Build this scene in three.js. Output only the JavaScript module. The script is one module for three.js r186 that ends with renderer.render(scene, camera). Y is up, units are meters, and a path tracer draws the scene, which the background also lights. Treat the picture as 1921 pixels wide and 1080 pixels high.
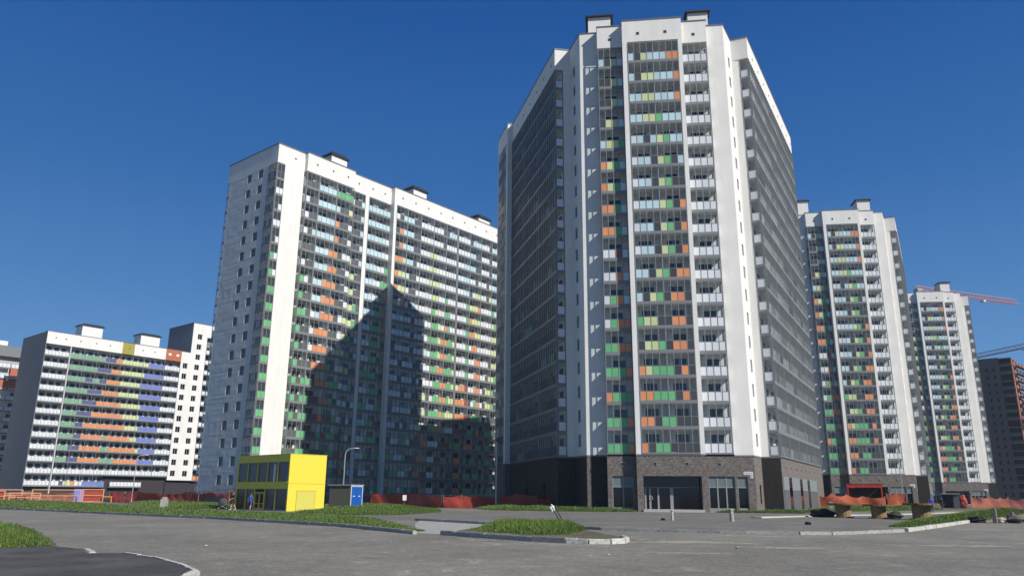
import * as THREE from 'three';
import { mergeGeometries } from 'three/addons/utils/BufferGeometryUtils.js';
import { MarchingCubes } from 'three/addons/objects/MarchingCubes.js';

// ───────────────────────── camera, sky, sun, exposure
const scene = new THREE.Scene();
const camera = new THREE.PerspectiveCamera(40.93, 1024 / 575, 0.1, 4000);
camera.position.set(0, 1.5, 0);
camera.rotation.order = 'YXZ';
camera.rotation.set(0.2636, 0, 0.0072);
const renderer = new THREE.WebGLRenderer({ antialias: true });
renderer.setSize(1024, 575);
renderer.toneMapping = THREE.LinearToneMapping;
renderer.toneMappingExposure = 1.1;
renderer.shadowMap.enabled = true;

const SUN_AZ = 48.8 * Math.PI / 180, SUN_EL = 37.2 * Math.PI / 180;
const sunDir = new THREE.Vector3(Math.sin(SUN_AZ) * Math.cos(SUN_EL), Math.sin(SUN_EL), Math.cos(SUN_AZ) * Math.cos(SUN_EL));
{
  const W = 256, H = 512, data = new Float32Array(W * H * 4);
  const stops = [[-90, .20, .22, .24], [-2, .24, .33, .45], [0, .27, .41, .57], [3, .175, .345, .585], [8, .105, .265, .535], [14, .064, .195, .45], [22, .031, .130, .37], [34, .0125, .082, .295], [48, .012, .058, .18], [90, .010, .042, .12]];
  for (let j = 0; j < H; j++) {
    const el = ((j + .5) / H - .5) * 180;
    let k = 0; while (k < stops.length - 2 && el > stops[k + 1][0]) k++;
    const a = stops[k], b = stops[k + 1]; let t = Math.min(1, Math.max(0, (el - a[0]) / (b[0] - a[0])));
    for (let i = 0; i < W; i++) {
      const o = (j * W + i) * 4;
      for (let c = 0; c < 3; c++) data[o + c] = a[c + 1] + (b[c + 1] - a[c + 1]) * t;
      data[o + 3] = 1;
    }
  }
  const sky = new THREE.DataTexture(data, W, H, THREE.RGBAFormat, THREE.FloatType);
  sky.mapping = THREE.EquirectangularReflectionMapping;
  sky.magFilter = THREE.LinearFilter; sky.minFilter = THREE.LinearFilter; sky.needsUpdate = true;
  scene.background = sky; scene.environment = sky;
}
const sun = new THREE.DirectionalLight(new THREE.Color(1, .955, .89), 4.7);
sun.position.copy(sunDir).multiplyScalar(400).add(new THREE.Vector3(10, 0, -110));
sun.target.position.set(10, 0, -110);
sun.castShadow = true;
sun.shadow.mapSize.set(4096, 4096);
Object.assign(sun.shadow.camera, { left: -220, right: 220, top: 220, bottom: -220, near: 1, far: 1200 });
scene.add(sun, sun.target);

scene.fog = new THREE.FogExp2(new THREE.Color().setRGB(.55, .66, .80), .0002);   // thin summer haze between the far blocks

// ───────────────────────── helpers
let seed = 20240607;
const rnd = () => { seed = (seed + 0x6D2B79F5) | 0; let t = Math.imul(seed ^ seed >>> 15, 1 | seed); t = t + Math.imul(t ^ t >>> 7, 61 | t) ^ t; return ((t ^ t >>> 14) >>> 0) / 4294967296; };
const rr = (a, b) => a + (b - a) * rnd();
const pick = s => s[Math.floor(rnd() * s.length)];
const taken = {};
function numbered(n) { const k = taken[n] = (taken[n] ?? -1) + 1; return k ? `${n}_${String(k).padStart(3, '0')}` : n; }
function tag(o, label, category, group) { o.userData.label = label; o.userData.category = category; if (group) o.userData.group = group; return o; }
function place(o, name) { o.name = numbered(name); scene.add(o); return o; }
function thing(name, label, category, [x, y, z] = [0, 0, 0], turn = 0, group) {
  const g = place(new THREE.Group(), name); g.position.set(x, y, z); g.rotation.y = turn; return tag(g, label, category, group);
}
function part(name, geo, mat, parent) {
  const m = new THREE.Mesh(geo, mat); m.name = name; m.castShadow = m.receiveShadow = true; parent.add(m); return m;
}
function stuff(o) { if (o) o.userData.kind = 'stuff'; return o; }
function struct(name, geo, mat) { const m = new THREE.Mesh(geo, mat); m.castShadow = m.receiveShadow = true; place(m, name); m.userData.kind = 'structure'; return m; }

// frame on a wall: s runs left to right seen from outside, d points out of the wall
const frame = (ox, oz, ux, uz) => { const l = Math.hypot(ux, uz); ux /= l; uz /= l; return { ox, oz, ux, uz, nx: -uz, nz: ux, turn: Math.atan2(-uz, ux) }; };
const FRONT = frame(0, 0, 1, 0);
class MB {
  constructor() { this.p = []; this.n = []; this.t = []; this.c = []; this.i = []; }
  v(x, y, z, nx, ny, nz, u, w, col) { this.p.push(x, y, z); this.n.push(nx, ny, nz); this.t.push(u, w); this.c.push(col[0], col[1], col[2]); return this.p.length / 3 - 1; }
  quad(a, b, c, d, col = WHITE) {       // counter-clockwise corners
    const e = [b[0] - a[0], b[1] - a[1], b[2] - a[2]], f = [d[0] - a[0], d[1] - a[1], d[2] - a[2]];
    let n = [e[1] * f[2] - e[2] * f[1], e[2] * f[0] - e[0] * f[2], e[0] * f[1] - e[1] * f[0]]; const l = Math.hypot(...n) || 1; n = n.map(x => x / l);
    const le = Math.hypot(...e), lf = Math.hypot(...f), flat = Math.abs(n[1]) > .7;
    const uv = flat ? q => [q[0], q[2]] : null;
    const T = uv ? [uv(a), uv(b), uv(c), uv(d)] : [[0, a[1]], [le, b[1]], [le, c[1]], [0, d[1]]].map((q, k) => [q[0] + a[0] * .7 + a[2] * .7, q[1]]);
    const k = [a, b, c, d].map((q, j) => this.v(q[0], q[1], q[2], n[0], n[1], n[2], T[j][0], T[j][1], col));
    this.i.push(k[0], k[1], k[2], k[0], k[2], k[3]);
  }
  box(F, s0, s1, y0, y1, d0, d1, col = WHITE) {
    const P = (s, y, d) => [F.ox + F.ux * s + F.nx * d, y, F.oz + F.uz * s + F.nz * d];
    const faces = [[[s0, y0, d1], [s1, y0, d1], [s1, y1, d1], [s0, y1, d1], 0], [[s1, y0, d0], [s0, y0, d0], [s0, y1, d0], [s1, y1, d0], 0], [[s1, y0, d1], [s1, y0, d0], [s1, y1, d0], [s1, y1, d1], 1], [[s0, y0, d0], [s0, y0, d1], [s0, y1, d1], [s0, y1, d0], 1], [[s0, y1, d1], [s1, y1, d1], [s1, y1, d0], [s0, y1, d0], 2], [[s0, y0, d0], [s1, y0, d0], [s1, y0, d1], [s0, y0, d1], 3]];
    for (const [a, b, c, d, k] of faces) {
      const A = P(...a), B = P(...b), C = P(...c), D = P(...d);
      const n = k === 0 ? (a[2] === d1 ? [F.nx, 0, F.nz] : [-F.nx, 0, -F.nz]) : k === 1 ? (a[0] === s1 ? [F.ux, 0, F.uz] : [-F.ux, 0, -F.uz]) : k === 2 ? [0, 1, 0] : [0, -1, 0];
      const uv = q => k === 0 ? [q[0], q[1]] : k === 1 ? [q[2] + q[0], q[1]] : [q[0], q[2]];
      const id = [[A, a], [B, b], [C, c], [D, d]].map(([w, q]) => { const t = uv(q); return this.v(w[0], w[1], w[2], n[0], n[1], n[2], t[0], t[1], col); });
      this.i.push(id[0], id[1], id[2], id[0], id[2], id[3]);
    }
    return this;
  }
  pane(F, s0, s1, y0, y1, d) {
    const P = (s, y) => [F.ox + F.ux * s + F.nx * d, y, F.oz + F.uz * s + F.nz * d];
    this.quad(P(s0, y0), P(s1, y0), P(s1, y1), P(s0, y1)); return this;
  }
  bar(a, b, w, h = w, col = WHITE) {     // a square bar between two points
    const A = new THREE.Vector3(...a), B = new THREE.Vector3(...b), d = B.clone().sub(A).normalize();
    const up = Math.abs(d.y) > .95 ? new THREE.Vector3(1, 0, 0) : new THREE.Vector3(0, 1, 0);
    const r = new THREE.Vector3().crossVectors(d, up).normalize().multiplyScalar(w / 2), q = new THREE.Vector3().crossVectors(r, d).normalize().multiplyScalar(h / 2);
    const c = (o, i, j) => o.clone().addScaledVector(r, i).addScaledVector(q, j).toArray();
    const R = [[-1, -1], [1, -1], [1, 1], [-1, 1]];
    for (let k = 0; k < 4; k++) { const [i, j] = R[k], [m, n] = R[(k + 1) % 4]; this.quad(c(A, m, n), c(A, i, j), c(B, i, j), c(B, m, n), col); }
    this.quad(c(A, -1, -1), c(A, 1, -1), c(A, 1, 1), c(A, -1, 1), col); this.quad(c(B, 1, -1), c(B, -1, -1), c(B, -1, 1), c(B, 1, 1), col);
    return this;
  }
  prism(poly, y0, y1, col = WHITE, bottom = true) {   // poly: [x, z] list
    let A = 0; poly.forEach(([x, z], i) => { const [X, Z] = poly[(i + 1) % poly.length]; A += x * Z - X * z; });
    const q = A < 0 ? poly : poly.slice().reverse(); let run = 0;
    q.forEach(([x, z], i) => {
      const [X, Z] = q[(i + 1) % q.length], l = Math.hypot(X - x, Z - z); if (l < 1e-4) return; const nx = -(Z - z) / l, nz = (X - x) / l;
      const k = [[x, y0, z, run], [X, y0, Z, run + l], [X, y1, Z, run + l], [x, y1, z, run]].map(w => this.v(w[0], w[1], w[2], nx, 0, nz, w[3], w[1], col));
      this.i.push(k[0], k[1], k[2], k[0], k[2], k[3]); run += l;
    });
    const tri = THREE.ShapeUtils.triangulateShape(q.map(([x, z]) => new THREE.Vector2(x, z)), []);
    for (const [y, s] of bottom ? [[y1, 1], [y0, -1]] : [[y1, 1]]) {
      const k = q.map(([x, z]) => this.v(x, y, z, 0, s, 0, x, z, col));
      for (const [a, b, c] of tri) {
        const up = (q[b][1] - q[a][1]) * (q[c][0] - q[a][0]) - (q[b][0] - q[a][0]) * (q[c][1] - q[a][1]);
        up * s > 0 ? this.i.push(k[a], k[b], k[c]) : this.i.push(k[a], k[c], k[b]);
      }
    }
    return this;
  }
  geo() {
    const g = new THREE.BufferGeometry();
    g.setAttribute('position', new THREE.Float32BufferAttribute(this.p, 3)); g.setAttribute('normal', new THREE.Float32BufferAttribute(this.n, 3));
    g.setAttribute('uv', new THREE.Float32BufferAttribute(this.t, 2)); g.setAttribute('color', new THREE.Float32BufferAttribute(this.c, 3)); g.setIndex(this.i); return g;
  }
  get empty() { return !this.i.length; }
  to(name, mat, parent) { return this.empty ? null : part(name, this.geo(), mat, parent); }
}
const WHITE = [1, 1, 1];
function offsetPoly(poly, o) {
  let A = 0; poly.forEach(([x, z], i) => { const [X, Z] = poly[(i + 1) % poly.length]; A += x * Z - X * z; });
  const q = A < 0 ? poly : poly.slice().reverse(), n = q.length;
  return q.map((p, i) => {
    const a = q[(i + n - 1) % n], b = q[(i + 1) % n];
    const e = (u, v) => { const l = Math.hypot(v[0] - u[0], v[1] - u[1]); return [-(v[1] - u[1]) / l, (v[0] - u[0]) / l]; };
    const n1 = e(a, p), n2 = e(p, b), k = 1 + n1[0] * n2[0] + n1[1] * n2[1];
    return k < .15 ? [p[0] + n1[0] * o, p[1] + n1[1] * o] : [p[0] + (n1[0] + n2[0]) * o / k, p[1] + (n1[1] + n2[1]) * o / k];
  });
}

// ───────────────────────── textures and materials
function noiseGrid(n, cells, s0) {      // tileable value noise, 0..1
  let s = s0; const r = () => { s = Math.imul(s ^ s >>> 15, 0x2c1b3c6d) + 0x9e3779b9 | 0; return ((s ^ s >>> 13) >>> 0) / 4294967296; };
  const [cx, cy] = Array.isArray(cells) ? cells : [cells, cells], g = Float32Array.from({ length: cx * cy }, r), out = new Float32Array(n * n);
  for (let j = 0; j < n; j++) for (let i = 0; i < n; i++) {
    const x = i / n * cx, y = j / n * cy, a = Math.floor(x), b = Math.floor(y); let u = x - a, v = y - b; u = u * u * (3 - 2 * u); v = v * v * (3 - 2 * v);
    const G = (p, q) => g[(q % cy) * cx + p % cx];
    out[j * n + i] = (G(a, b) * (1 - u) + G(a + 1, b) * u) * (1 - v) + (G(a, b + 1) * (1 - u) + G(a + 1, b + 1) * u) * v;
  }
  return out;
}
function tex(n, size, fn, srgb = true) {     // fn(i, j) gives r, g, b in 0..1 (linear when srgb is false)
  const d = new Uint8Array(n * n * 4);
  for (let j = 0; j < n; j++) for (let i = 0; i < n; i++) { const c = fn(i, j, j * n + i), o = (j * n + i) * 4; for (let k = 0; k < 3; k++) d[o + k] = Math.max(0, Math.min(255, (c[k] ?? c[0]) * 255)); d[o + 3] = 255; }
  const t = new THREE.DataTexture(d, n, n, THREE.RGBAFormat); t.wrapS = t.wrapT = THREE.RepeatWrapping; t.magFilter = THREE.LinearFilter; t.minFilter = THREE.LinearMipmapLinearFilter; t.generateMipmaps = true;
  if (srgb) t.colorSpace = THREE.SRGBColorSpace; t.repeat.set(1 / size, 1 / size); t.needsUpdate = true; return t;
}
const std = o => new THREE.MeshStandardMaterial({ roughness: .85, ...o, ...(Array.isArray(o.color) ? { color: new THREE.Color().setRGB(...o.color) } : {}) });
const nA = noiseGrid(512, 6, 11), nB = noiseGrid(512, 24, 12), nC = noiseGrid(512, 120, 13), nD = noiseGrid(512, 256, 14), nV = noiseGrid(512, [40, 5], 15), nH = noiseGrid(512, [5, 60], 16);
const plasterMap = tex(512, 12, (i, j, k) => { const v = .955 + .03 * (nA[k] - .5) + .03 * (nV[k] - .5) + .03 * (nC[k] - .5); return [v, v, v * .995]; });
const plasterBump = tex(512, 12, (i, j, k) => [.5 + .35 * (nA[k] - .5) + .4 * (nB[k] - .5) + .25 * (nD[k] - .5)], false);
const M = {};
M.wall = std({ color: [.835, .82, .785], map: plasterMap, bumpMap: plasterBump, bumpScale: .012, roughness: .92 });
const bumpBig = tex(512, 22, (i, j, k) => [.5 + .7 * (nB[k] - .5) + .5 * (nH[k] - .5)], false);
M.wallUneven = std({ color: [.74, .74, .735], map: plasterMap, bumpMap: bumpBig, bumpScale: .03, roughness: .92 });
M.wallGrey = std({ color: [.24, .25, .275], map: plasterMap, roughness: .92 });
M.inner = std({ color: [.76, .76, .745], roughness: .95 });
M.cap = std({ color: [.16, .165, .17], roughness: .5, metalness: .3 });
M.dark = std({ color: [.022, .02, .022], roughness: .6 });
M.frame = std({ color: [.20, .212, .215], roughness: .5 });
M.frameV = std({ color: [1, 1, 1], roughness: .55, vertexColors: true });
M.panelV = std({ color: [1, 1, 1], roughness: .3, vertexColors: true });
M.vcol = std({ color: [1, 1, 1], roughness: .8, vertexColors: true });
M.glass = new THREE.MeshPhysicalMaterial({ color: new THREE.Color().setRGB(.90, .93, .93), transmission: 1, thickness: 0, roughness: .03, ior: 1.5 });
M.glassDark = std({ color: [.007, .008, .010], roughness: .06 });
M.glassBalcony = std({ color: [.035, .038, .042], roughness: .12 });
M.glassBlue = std({ color: [.06, .075, .095], roughness: .1 });
M.fascia = std({ color: [.17, .18, .185], roughness: .6 });
M.concrete = std({ color: [.46, .45, .43], roughness: .9, map: plasterMap });
// rows of dark bricks, each course about 75 mm, too fine to be picked apart
const brickMap = tex(512, 4.8, (i, j, k) => {
  const row = Math.floor(j / 8), off = (row % 2) * 13 + row * 7, col = Math.floor((i + off) / 26.95), joint = (j % 8 < 1.2) || ((i + off) % 26.95 < 1.2);
  const h = Math.sin(row * 127.1 + (col % 19) * 311.7) * 43758.5, r = h - Math.floor(h); const v = joint ? .52 : .30 + .22 * r + .1 * (nC[k] - .5);
  return [v * 1.03, v * .985, v * .95];
});
const brickBump = tex(512, 4.8, (i, j, k) => { const row = Math.floor(j / 8), off = (row % 2) * 13 + row * 7; return [((j % 8 < 1.2) || ((i + off) % 26.95 < 1.2)) ? .2 : .75 + .25 * (nD[k] - .5)]; }, false);
M.darkBrick = std({ color: [.16, .15, .145], map: brickMap, bumpMap: brickBump, bumpScale: .015, roughness: .85 });
M.brick = std({ color: [.9, .87, .84], map: brickMap, bumpMap: brickBump, bumpScale: .012, roughness: .9 });
const COL = { W: [.70, .72, .74], w: [.56, .58, .60], B: [.50, .67, .71], Y: [.60, .66, .34], G: [.15, .46, .20], O: [.72, .29, .125], D: [.062, .065, .07], d: [.115, .118, .12], R: [.36, .09, .06], g: [.20, .40, .25], P: [.10, .11, .24], b: [.17, .22, .56], S: [.30, .32, .33] };
const panelMat = {}, vary = [.94, 1, 1.05];
const getPanelMat = c => { const k = c + Math.floor(rnd() * 3); return panelMat[k] ??= std({ color: COL[c].map(v => v * vary[+k[1]]), roughness: .28 + .05 * +k[1] }); };
const tone = (c, j = .06) => { const k = 1 + (rnd() - .5) * 2 * j; return COL[c].map(v => v * k); };

// ───────────────────────── balconies
class Buckets {
  constructor() { this.frame = new MB(); this.panel = new MB(); this.glass = new MB(); this.slab = new MB(); this.win = new MB(); this.wall = new MB(); }
  flush(g) {
    stuff(this.slab.to('balcony_slab', M.inner, g)); stuff(this.frame.to('balcony_frame', M.frame, g)); stuff(this.panel.to('balcony_panel', M.panelV, g));
    stuff(this.glass.to('balcony_glass', M.glass, g)); stuff(this.win.to('balcony_window', M.glassBalcony, g)); stuff(this.wall.to('balcony_partition', M.inner, g));
  }
}
const boxCache = {};
const cachedBox = (w, h, d) => boxCache[[w, h, d].map(v => v.toFixed(3))] ??= new THREE.BoxGeometry(w, h, d);
const planeCache = {};
const cachedPlane = (w, h) => planeCache[[w, h].map(v => v.toFixed(3))] ??= new THREE.PlaneGeometry(w, h);
function setOn(m, F, s, y, d) { m.position.set(F.ox + F.ux * s + F.nx * d, y, F.oz + F.uz * s + F.nz * d); m.rotation.y = F.turn; return m; }
// one storey of one glazed bay. cols: one letter for each panel, '-' for none
function bay(K, F, s0, s1, y, cols, o = {}) {
  const { h = 2.8, depth = 1.4, own = null, glass = true, slab = true, door = true, ends = true, d = 0, ph = 1.0 } = o;
  const n = cols.length, step = (s1 - s0) / n, fr = own ? new MB() : K.frame, sl = own ? new MB() : K.slab;
  const c0 = WHITE;
  if (slab) sl.box(F, s0, s1, y - .11, y + .11, d - depth, d - .03, c0);
  fr.box(F, s0 - (o.lap ?? 0), s1 + (o.lap ?? 0), y - .15, y + .16, d - .03, d + .05, c0);
  if (glass) fr.box(F, s0, s1, y + h - .24, y + h - .152, d - .03, d + .03, c0);
  fr.box(F, s0, s1, y + .16 + ph, y + .22 + ph, d - .03, d + .04, c0);
  for (let i = ends ? 0 : 1; i <= n - (ends ? 0 : 1); i++) { const a = s0 + step * i, w = (i === 0 || i === n) ? .05 : .038; const off = i === 0 ? w : i === n ? -w : 0; fr.box(F, a - w + off, a + w + off, y + .161, y + (glass ? h - .241 : ph + .16), d - .034, d + .045 + (o.md ?? 0), c0); }
  let root = null;
  if (own) {
    root = part('balcony', sl.geo(), M.inner, own); part('glazing_frame', fr.geo(), M.frame, root);
  }
  for (let i = 0; i < n; i++) {
    const a = s0 + step * i + .035, b = s0 + step * (i + 1) - .035;
    if (cols[i] !== '-') {
      if (own) setOn(part('panel', cachedBox(b - a, ph - .03, .035), getPanelMat(cols[i]), root), F, (a + b) / 2, y + .175 + ph / 2 - .01, d);
      else K.panel.box(F, a, b, y + .18, y + .15 + ph, d - .017, d + .018, tone(cols[i]));
    }
    if (glass) {
      if (own) setOn(part('pane', cachedPlane(b - a, h - .25 - ph - .24), M.glass, root), F, (a + b) / 2, y + (ph + .22 + h - .24) / 2, d);
      else K.glass.pane(F, a, b, y + .23 + ph, y + h - .25, d);
    }
  }
  if (door) {   // balcony door and window in the wall behind
    const m = (s0 + s1) / 2 + rr(-.15, .15), k = (s1 - s0) > 4.8 ? [-.28, .24] : [0];
    for (const f of k) {
      const c = m + f * (s1 - s0), t = own ? new MB() : K.win;
      t.box(F, c - .72, c - .1, y + .15, y + 2.2, d - depth, d - depth + .05); t.box(F, c, c + .72, y + .95, y + 2.2, d - depth, d - depth + .05);
      if (own) part('balcony_window', t.geo(), M.glassBalcony, root);
    }
  }
  return root;
}
// wall skin with window openings: columns [[s0, s1], ...], sills: list of [y0, y1]
function pierced(mb, F, s0, s1, y0, y1, columns, rows, thick) {
  let s = s0;
  for (const [a, b] of columns) {
    mb.box(F, s, a, y0, y1, -thick, 0); let y = y0;
    for (const [c, d] of rows) { mb.box(F, a, b, y, c, -thick, 0); y = d; }
    mb.box(F, a, b, y, y1, -thick, 0); s = b;
  }
  mb.box(F, s, s1, y0, y1, -thick, 0);
}
function windowSet(w, h) {     // frame and pane geometries shared by all windows of one kind
  const f = new MB(), F = FRONT;
  f.box(F, -w / 2, -w / 2 + .06, -h / 2, h / 2, 0, .07); f.box(F, w / 2 - .06, w / 2, -h / 2, h / 2, 0, .07); f.box(F, -w / 2 + .06, w / 2 - .06, h / 2 - .06, h / 2, 0, .07); f.box(F, -w / 2 + .06, w / 2 - .06, -h / 2, -h / 2 + .07, 0, .075);
  f.box(F, -.035, .035, -h / 2 + .07, h / 2 - .06, 0, .065);
  const p = new MB(); p.box(F, -w / 2 + .06, w / 2 - .06, -h / 2 + .07, h / 2 - .06, .01, .03);
  return [f.geo(), p.geo()];
}
const windowFrameMat = std({ color: [.30, .30, .31], roughness: .5 });
function addWindow(parent, set, F, s, y, d, frameMat = windowFrameMat, paneMat = M.glassBlue) {
  const f = setOn(part('window', set[0], frameMat, parent), F, s, y, d); part('pane', set[1], paneMat, f); return f;
}
function vent(parent, F, s, y, d, size = .3) {
  const v = new MB(), h = size / 2, t = .03;
  v.box(F, s - h - t, s - h, y - h - t, y + h + t, d, d + .04); v.box(F, s + h, s + h + t, y - h - t, y + h + t, d, d + .04); v.box(F, s - h, s + h, y + h, y + h + t, d, d + .04); v.box(F, s - h, s + h, y - h - t, y - h, d, d + .04);
  const r = v.to('vent', size > .3 ? M.concrete : M.fascia, parent); new MB().box(F, s - h, s + h, y - h, y + h, d + .002, d + .012).to('vent_opening', M.dark, r);
}
function roofBox(parent, x0, x1, z0, z1, y0, y1, hip = .5) {
  const b = new MB(), F = FRONT; b.box(F, x0, x1, y0, y1 - .35, z0, z1);
  const r = b.to('roof_shaft', M.wall, parent), o = .35, c = new MB();
  const A = [[x0 - o, y1 - .3, z1 + o], [x1 + o, y1 - .3, z1 + o], [x1 + o, y1 - .3, z0 - o], [x0 - o, y1 - .3, z0 - o]], T = A.map(([x, , z]) => [x + (x < (x0 + x1) / 2 ? .7 : -.7), y1 - .1 + hip, z + (z > (z0 + z1) / 2 ? -.7 : .7)]), L = A.map(([x, , z]) => [x, y1 - .5, z]);
  for (let k = 0; k < 4; k++) { const m = (k + 1) % 4; c.quad(L[k], L[m], A[m], A[k]); c.quad(A[k], A[m], T[m], T[k]); }
  c.quad(T[0], T[1], T[2], T[3]); c.quad(L[3], L[2], L[1], L[0]); c.to('shaft_hood', M.dark, r);
}

// ───────────────────────── the angled tower (three alike)
const BAYC = ['BDYBBBOO', 'BDYYBBBO', 'BBYYBBBO', 'BBYYGBBB', 'WBDBYGBB', 'WBBDYGDB', 'WBBDYGDD', 'WBBBYGDO', 'WBBDYGDO', 'WBBDYGDO', 'BBDYGDOO', 'BDYGDOOD', 'GYYDDOOD', 'DYYGDOOD', 'OYGGGDOD', 'OOGGGDOD', 'OODGGDDD', 'ODGGDDDD'];
const RECL = ['BDYB', 'DDYB', 'DDYB', 'DYYB', 'BYYG', 'OYGB', 'OYGB', 'OOGB', 'OOGB', 'WWRB', 'WWOB', 'WGOB', 'WGOO', 'GGOO', 'GGGO', 'OGGG', 'GGGO', 'GGGO'];
function angledTower() {
  const g = new THREE.Group(), Y0 = 6.0, N = 18, H = 2.8, YT = Y0 + N * H, YP = 59.4;
  const a = 21.5 * Math.PI / 180, w = [Math.sin(a), -Math.cos(a)], m = [Math.cos(a), Math.sin(a)];
  const W0 = [12.5, -5.3], at = (p, k, q, l) => [p[0] + k[0] * q[0] * 1 + (l ? l[0] * l[2] : 0), p[1] + k[1] * q[0]];
  const add = (p, v, t) => [p[0] + v[0] * t, p[1] + v[1] * t], mir = ([x, z]) => [-x, z];
  const LR = 33, LL = 22.5, LL2 = 29, TH = 10.2;
  const Rout = [W0, add(W0, w, LR), add(add(W0, w, LR), m, -TH), [6, -16]];
  const Lw0 = W0, Lout = [[-6, -16], mir(add(add(Lw0, w, LL2), m, -TH)), mir(add(add(Lw0, w, LL2), m, .85)), mir(add(add(Lw0, w, LL), m, .85)), mir(add(Lw0, w, LL)), mir(Lw0)];
  const midR = z => [[3.66, z], [3.66, z - 1], [6.8, z - 1], [6.8, -2.25], [9.06, -2.25], [10.5, -5.9]];
  const outline = [...Lout, ...midR(0).map(mir).reverse(), ...midR(0), ...Rout];
  const D = 1.15, in0 = add(W0, m, -D);
  const obl = [[9.06, -2.25], [10.5, -5.9]], on = (() => { const f = frame(9.06, -2.25, 1.44, -3.65); return [f.nx * .2, f.nz * .2]; })();
  const obi = obl.map(([x, z]) => [x - on[0], z - on[1]]);
  const coreR = [[3.66, -1.5], [3.66, -2.25], [9.06, -2.25], obi[0], obi[1], obl[1], in0, add(in0, w, LR), add(add(W0, w, LR), m, -TH), [6, -16]];
  const coreL = [[-6, -16], mir(add(add(W0, w, LL2), m, -TH)), mir(add(add(W0, w, LL2), m, .85)), mir(add(add(W0, w, LL), m, .85)), mir(add(in0, w, LL)), mir(in0), mir(obl[1]), mir(obi[1]), mir(obi[0]), [-9.06, -2.25], [-3.66, -2.25], [-3.66, -1.5]];
  const core = new MB(); core.prism([...coreL, ...coreR], Y0, YT); core.to('wall', M.wall, g);
  new MB().prism(outline, YT, YP).to('parapet', M.wall, g);
  new MB().prism(offsetPoly(outline, .07), YP, YP + .14).to('parapet_capping', M.cap, g);
  const pier = new MB(); pier.box(FRONT, -3.66, -3.06, Y0, YT, -2.25, 0).box(FRONT, 3.18, 3.66, Y0, YT, -2.25, 0); pier.to('white_pier', M.wall, g);
  // brick base with the entrance and the shop windows let into it
  const notch = [[-3.66, 0], [-3, 0], [-3, -1.6], [3.14, -1.6], [3.14, 0], [3.66, 0], [3.66, -1], [3.95, -1], [3.95, -1.25], [6.7, -1.25], [6.7, -1], [6.8, -1], [6.8, -2.25], [7.15, -2.25], [7.15, -2.5], [8.25, -2.5], [8.25, -2.25], [9.06, -2.25], [10.5, -5.9]];
  const notchL = [[-3.66, -1], [-4.0, -1], [-4.0, -1.25], [-6.3, -1.25], [-6.3, -1], [-6.8, -1], [-6.8, -2.25], [-9.06, -2.25], [-10.5, -5.9]];
  const low = [...Lout, ...notchL.slice().reverse(), ...notch, ...Rout];
  const base = new MB(); base.prism(low, 0, 3.7).prism(outline, 3.7, Y0 - .16, WHITE, true); base.to('brick_base', M.brick, g);
  new MB().prism(offsetPoly(outline, .05), Y0 - .16, Y0).to('base_cornice', M.fascia, g);
  const pl = new MB(); pl.box(FRONT, -3.1, 3.25, 0, .26, -1.59, .5); pl.to('entrance_step', M.concrete, g);
  // entrance doors
  const E = frame(-3, -1.6, 1, 0), dr = new MB(); new MB().box(E, .02, 6.12, .26, 3.68, 0, .03).to('entrance_glass', M.glassDark, g);
  const fm = std({ color: [.27, .28, .28], roughness: .5 });
  for (const s of [.12, .62, 1.5, 2.85]) { const f = new MB(); f.box(E, s, s + (s === 2.85 ? .34 : .2), .26, 2.5, .03, .14); f.to('door_post', fm, g); }
  new MB().box(E, .02, 6.1, 2.5, 2.58, .03, .08).to('door_transom', M.frame, g);
  { const h = new THREE.TorusGeometry(.17, .03, 8, 20); h.translate(-3 + .8, 1.4, -1.6 + .2); part('door_handle', h, M.concrete, g); }
  // shop windows: each pane with a grey-green panel over it
  const shopPanel = std({ color: [.15, .19, .195], roughness: .35 });
  const shop = (F, list, y0 = .42) => { for (const [s0, s1] of list) { const f = new MB(); f.box(F, s0, s0 + .07, y0, 3.69, .03, .12).box(F, s1 - .07, s1, y0, 3.69, .03, .12).box(F, s0 + .07, s1 - .07, 2.52, 2.62, .03, .11).box(F, s0, s1, .0, y0, 0, .12); const r = f.to('shop_window', fm, g); new MB().box(F, s0 + .07, s1 - .07, 2.62, 3.69, .02, .07).to('upper_panel', shopPanel, r); new MB().box(F, s0 + .07, s1 - .07, y0, 2.52, .02, .05).to('pane', M.glassDark, r); } };
  shop(frame(3.95, -1.25, 1, 0), [[0, .92], [.92, 1.84], [1.84, 2.74]]); shop(frame(7.15, -2.5, 1, 0), [[0, 1.09]]); shop(frame(-6.3, -1.25, 1, 0), [[0, 1.15], [1.15, 2.29]]);
  // doors and grey cladding in the base of the right wing
  const RW = frame(W0[0], W0[1], w[0], w[1]), LW = frame(...mir(add(W0, w, LL)), -(-w[0]), -w[1]), LW2 = frame(...mir(add(add(W0, w, LL2), m, .85)), w[0], -w[1]);
  const clad = std({ color: [.22, .23, .235], roughness: .55 });
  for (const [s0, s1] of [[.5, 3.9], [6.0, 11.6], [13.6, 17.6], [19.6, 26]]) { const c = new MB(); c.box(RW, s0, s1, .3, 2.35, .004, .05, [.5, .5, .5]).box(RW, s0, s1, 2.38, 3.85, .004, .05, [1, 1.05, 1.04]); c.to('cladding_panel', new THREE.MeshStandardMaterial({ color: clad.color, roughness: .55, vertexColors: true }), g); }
  for (const [s0, s1] of [[3.95, 5.95], [11.65, 13.55], [17.65, 19.55]]) new MB().box(RW, s0, s1, .2, 3.8, .004, .035).to('side_door', M.glassDark, g);
  for (const s of [8, 16]) new MB().box(LW, s, s + 1.5, .2, 3.2, .032, .05).to('side_door', M.glassDark, g);
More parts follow.
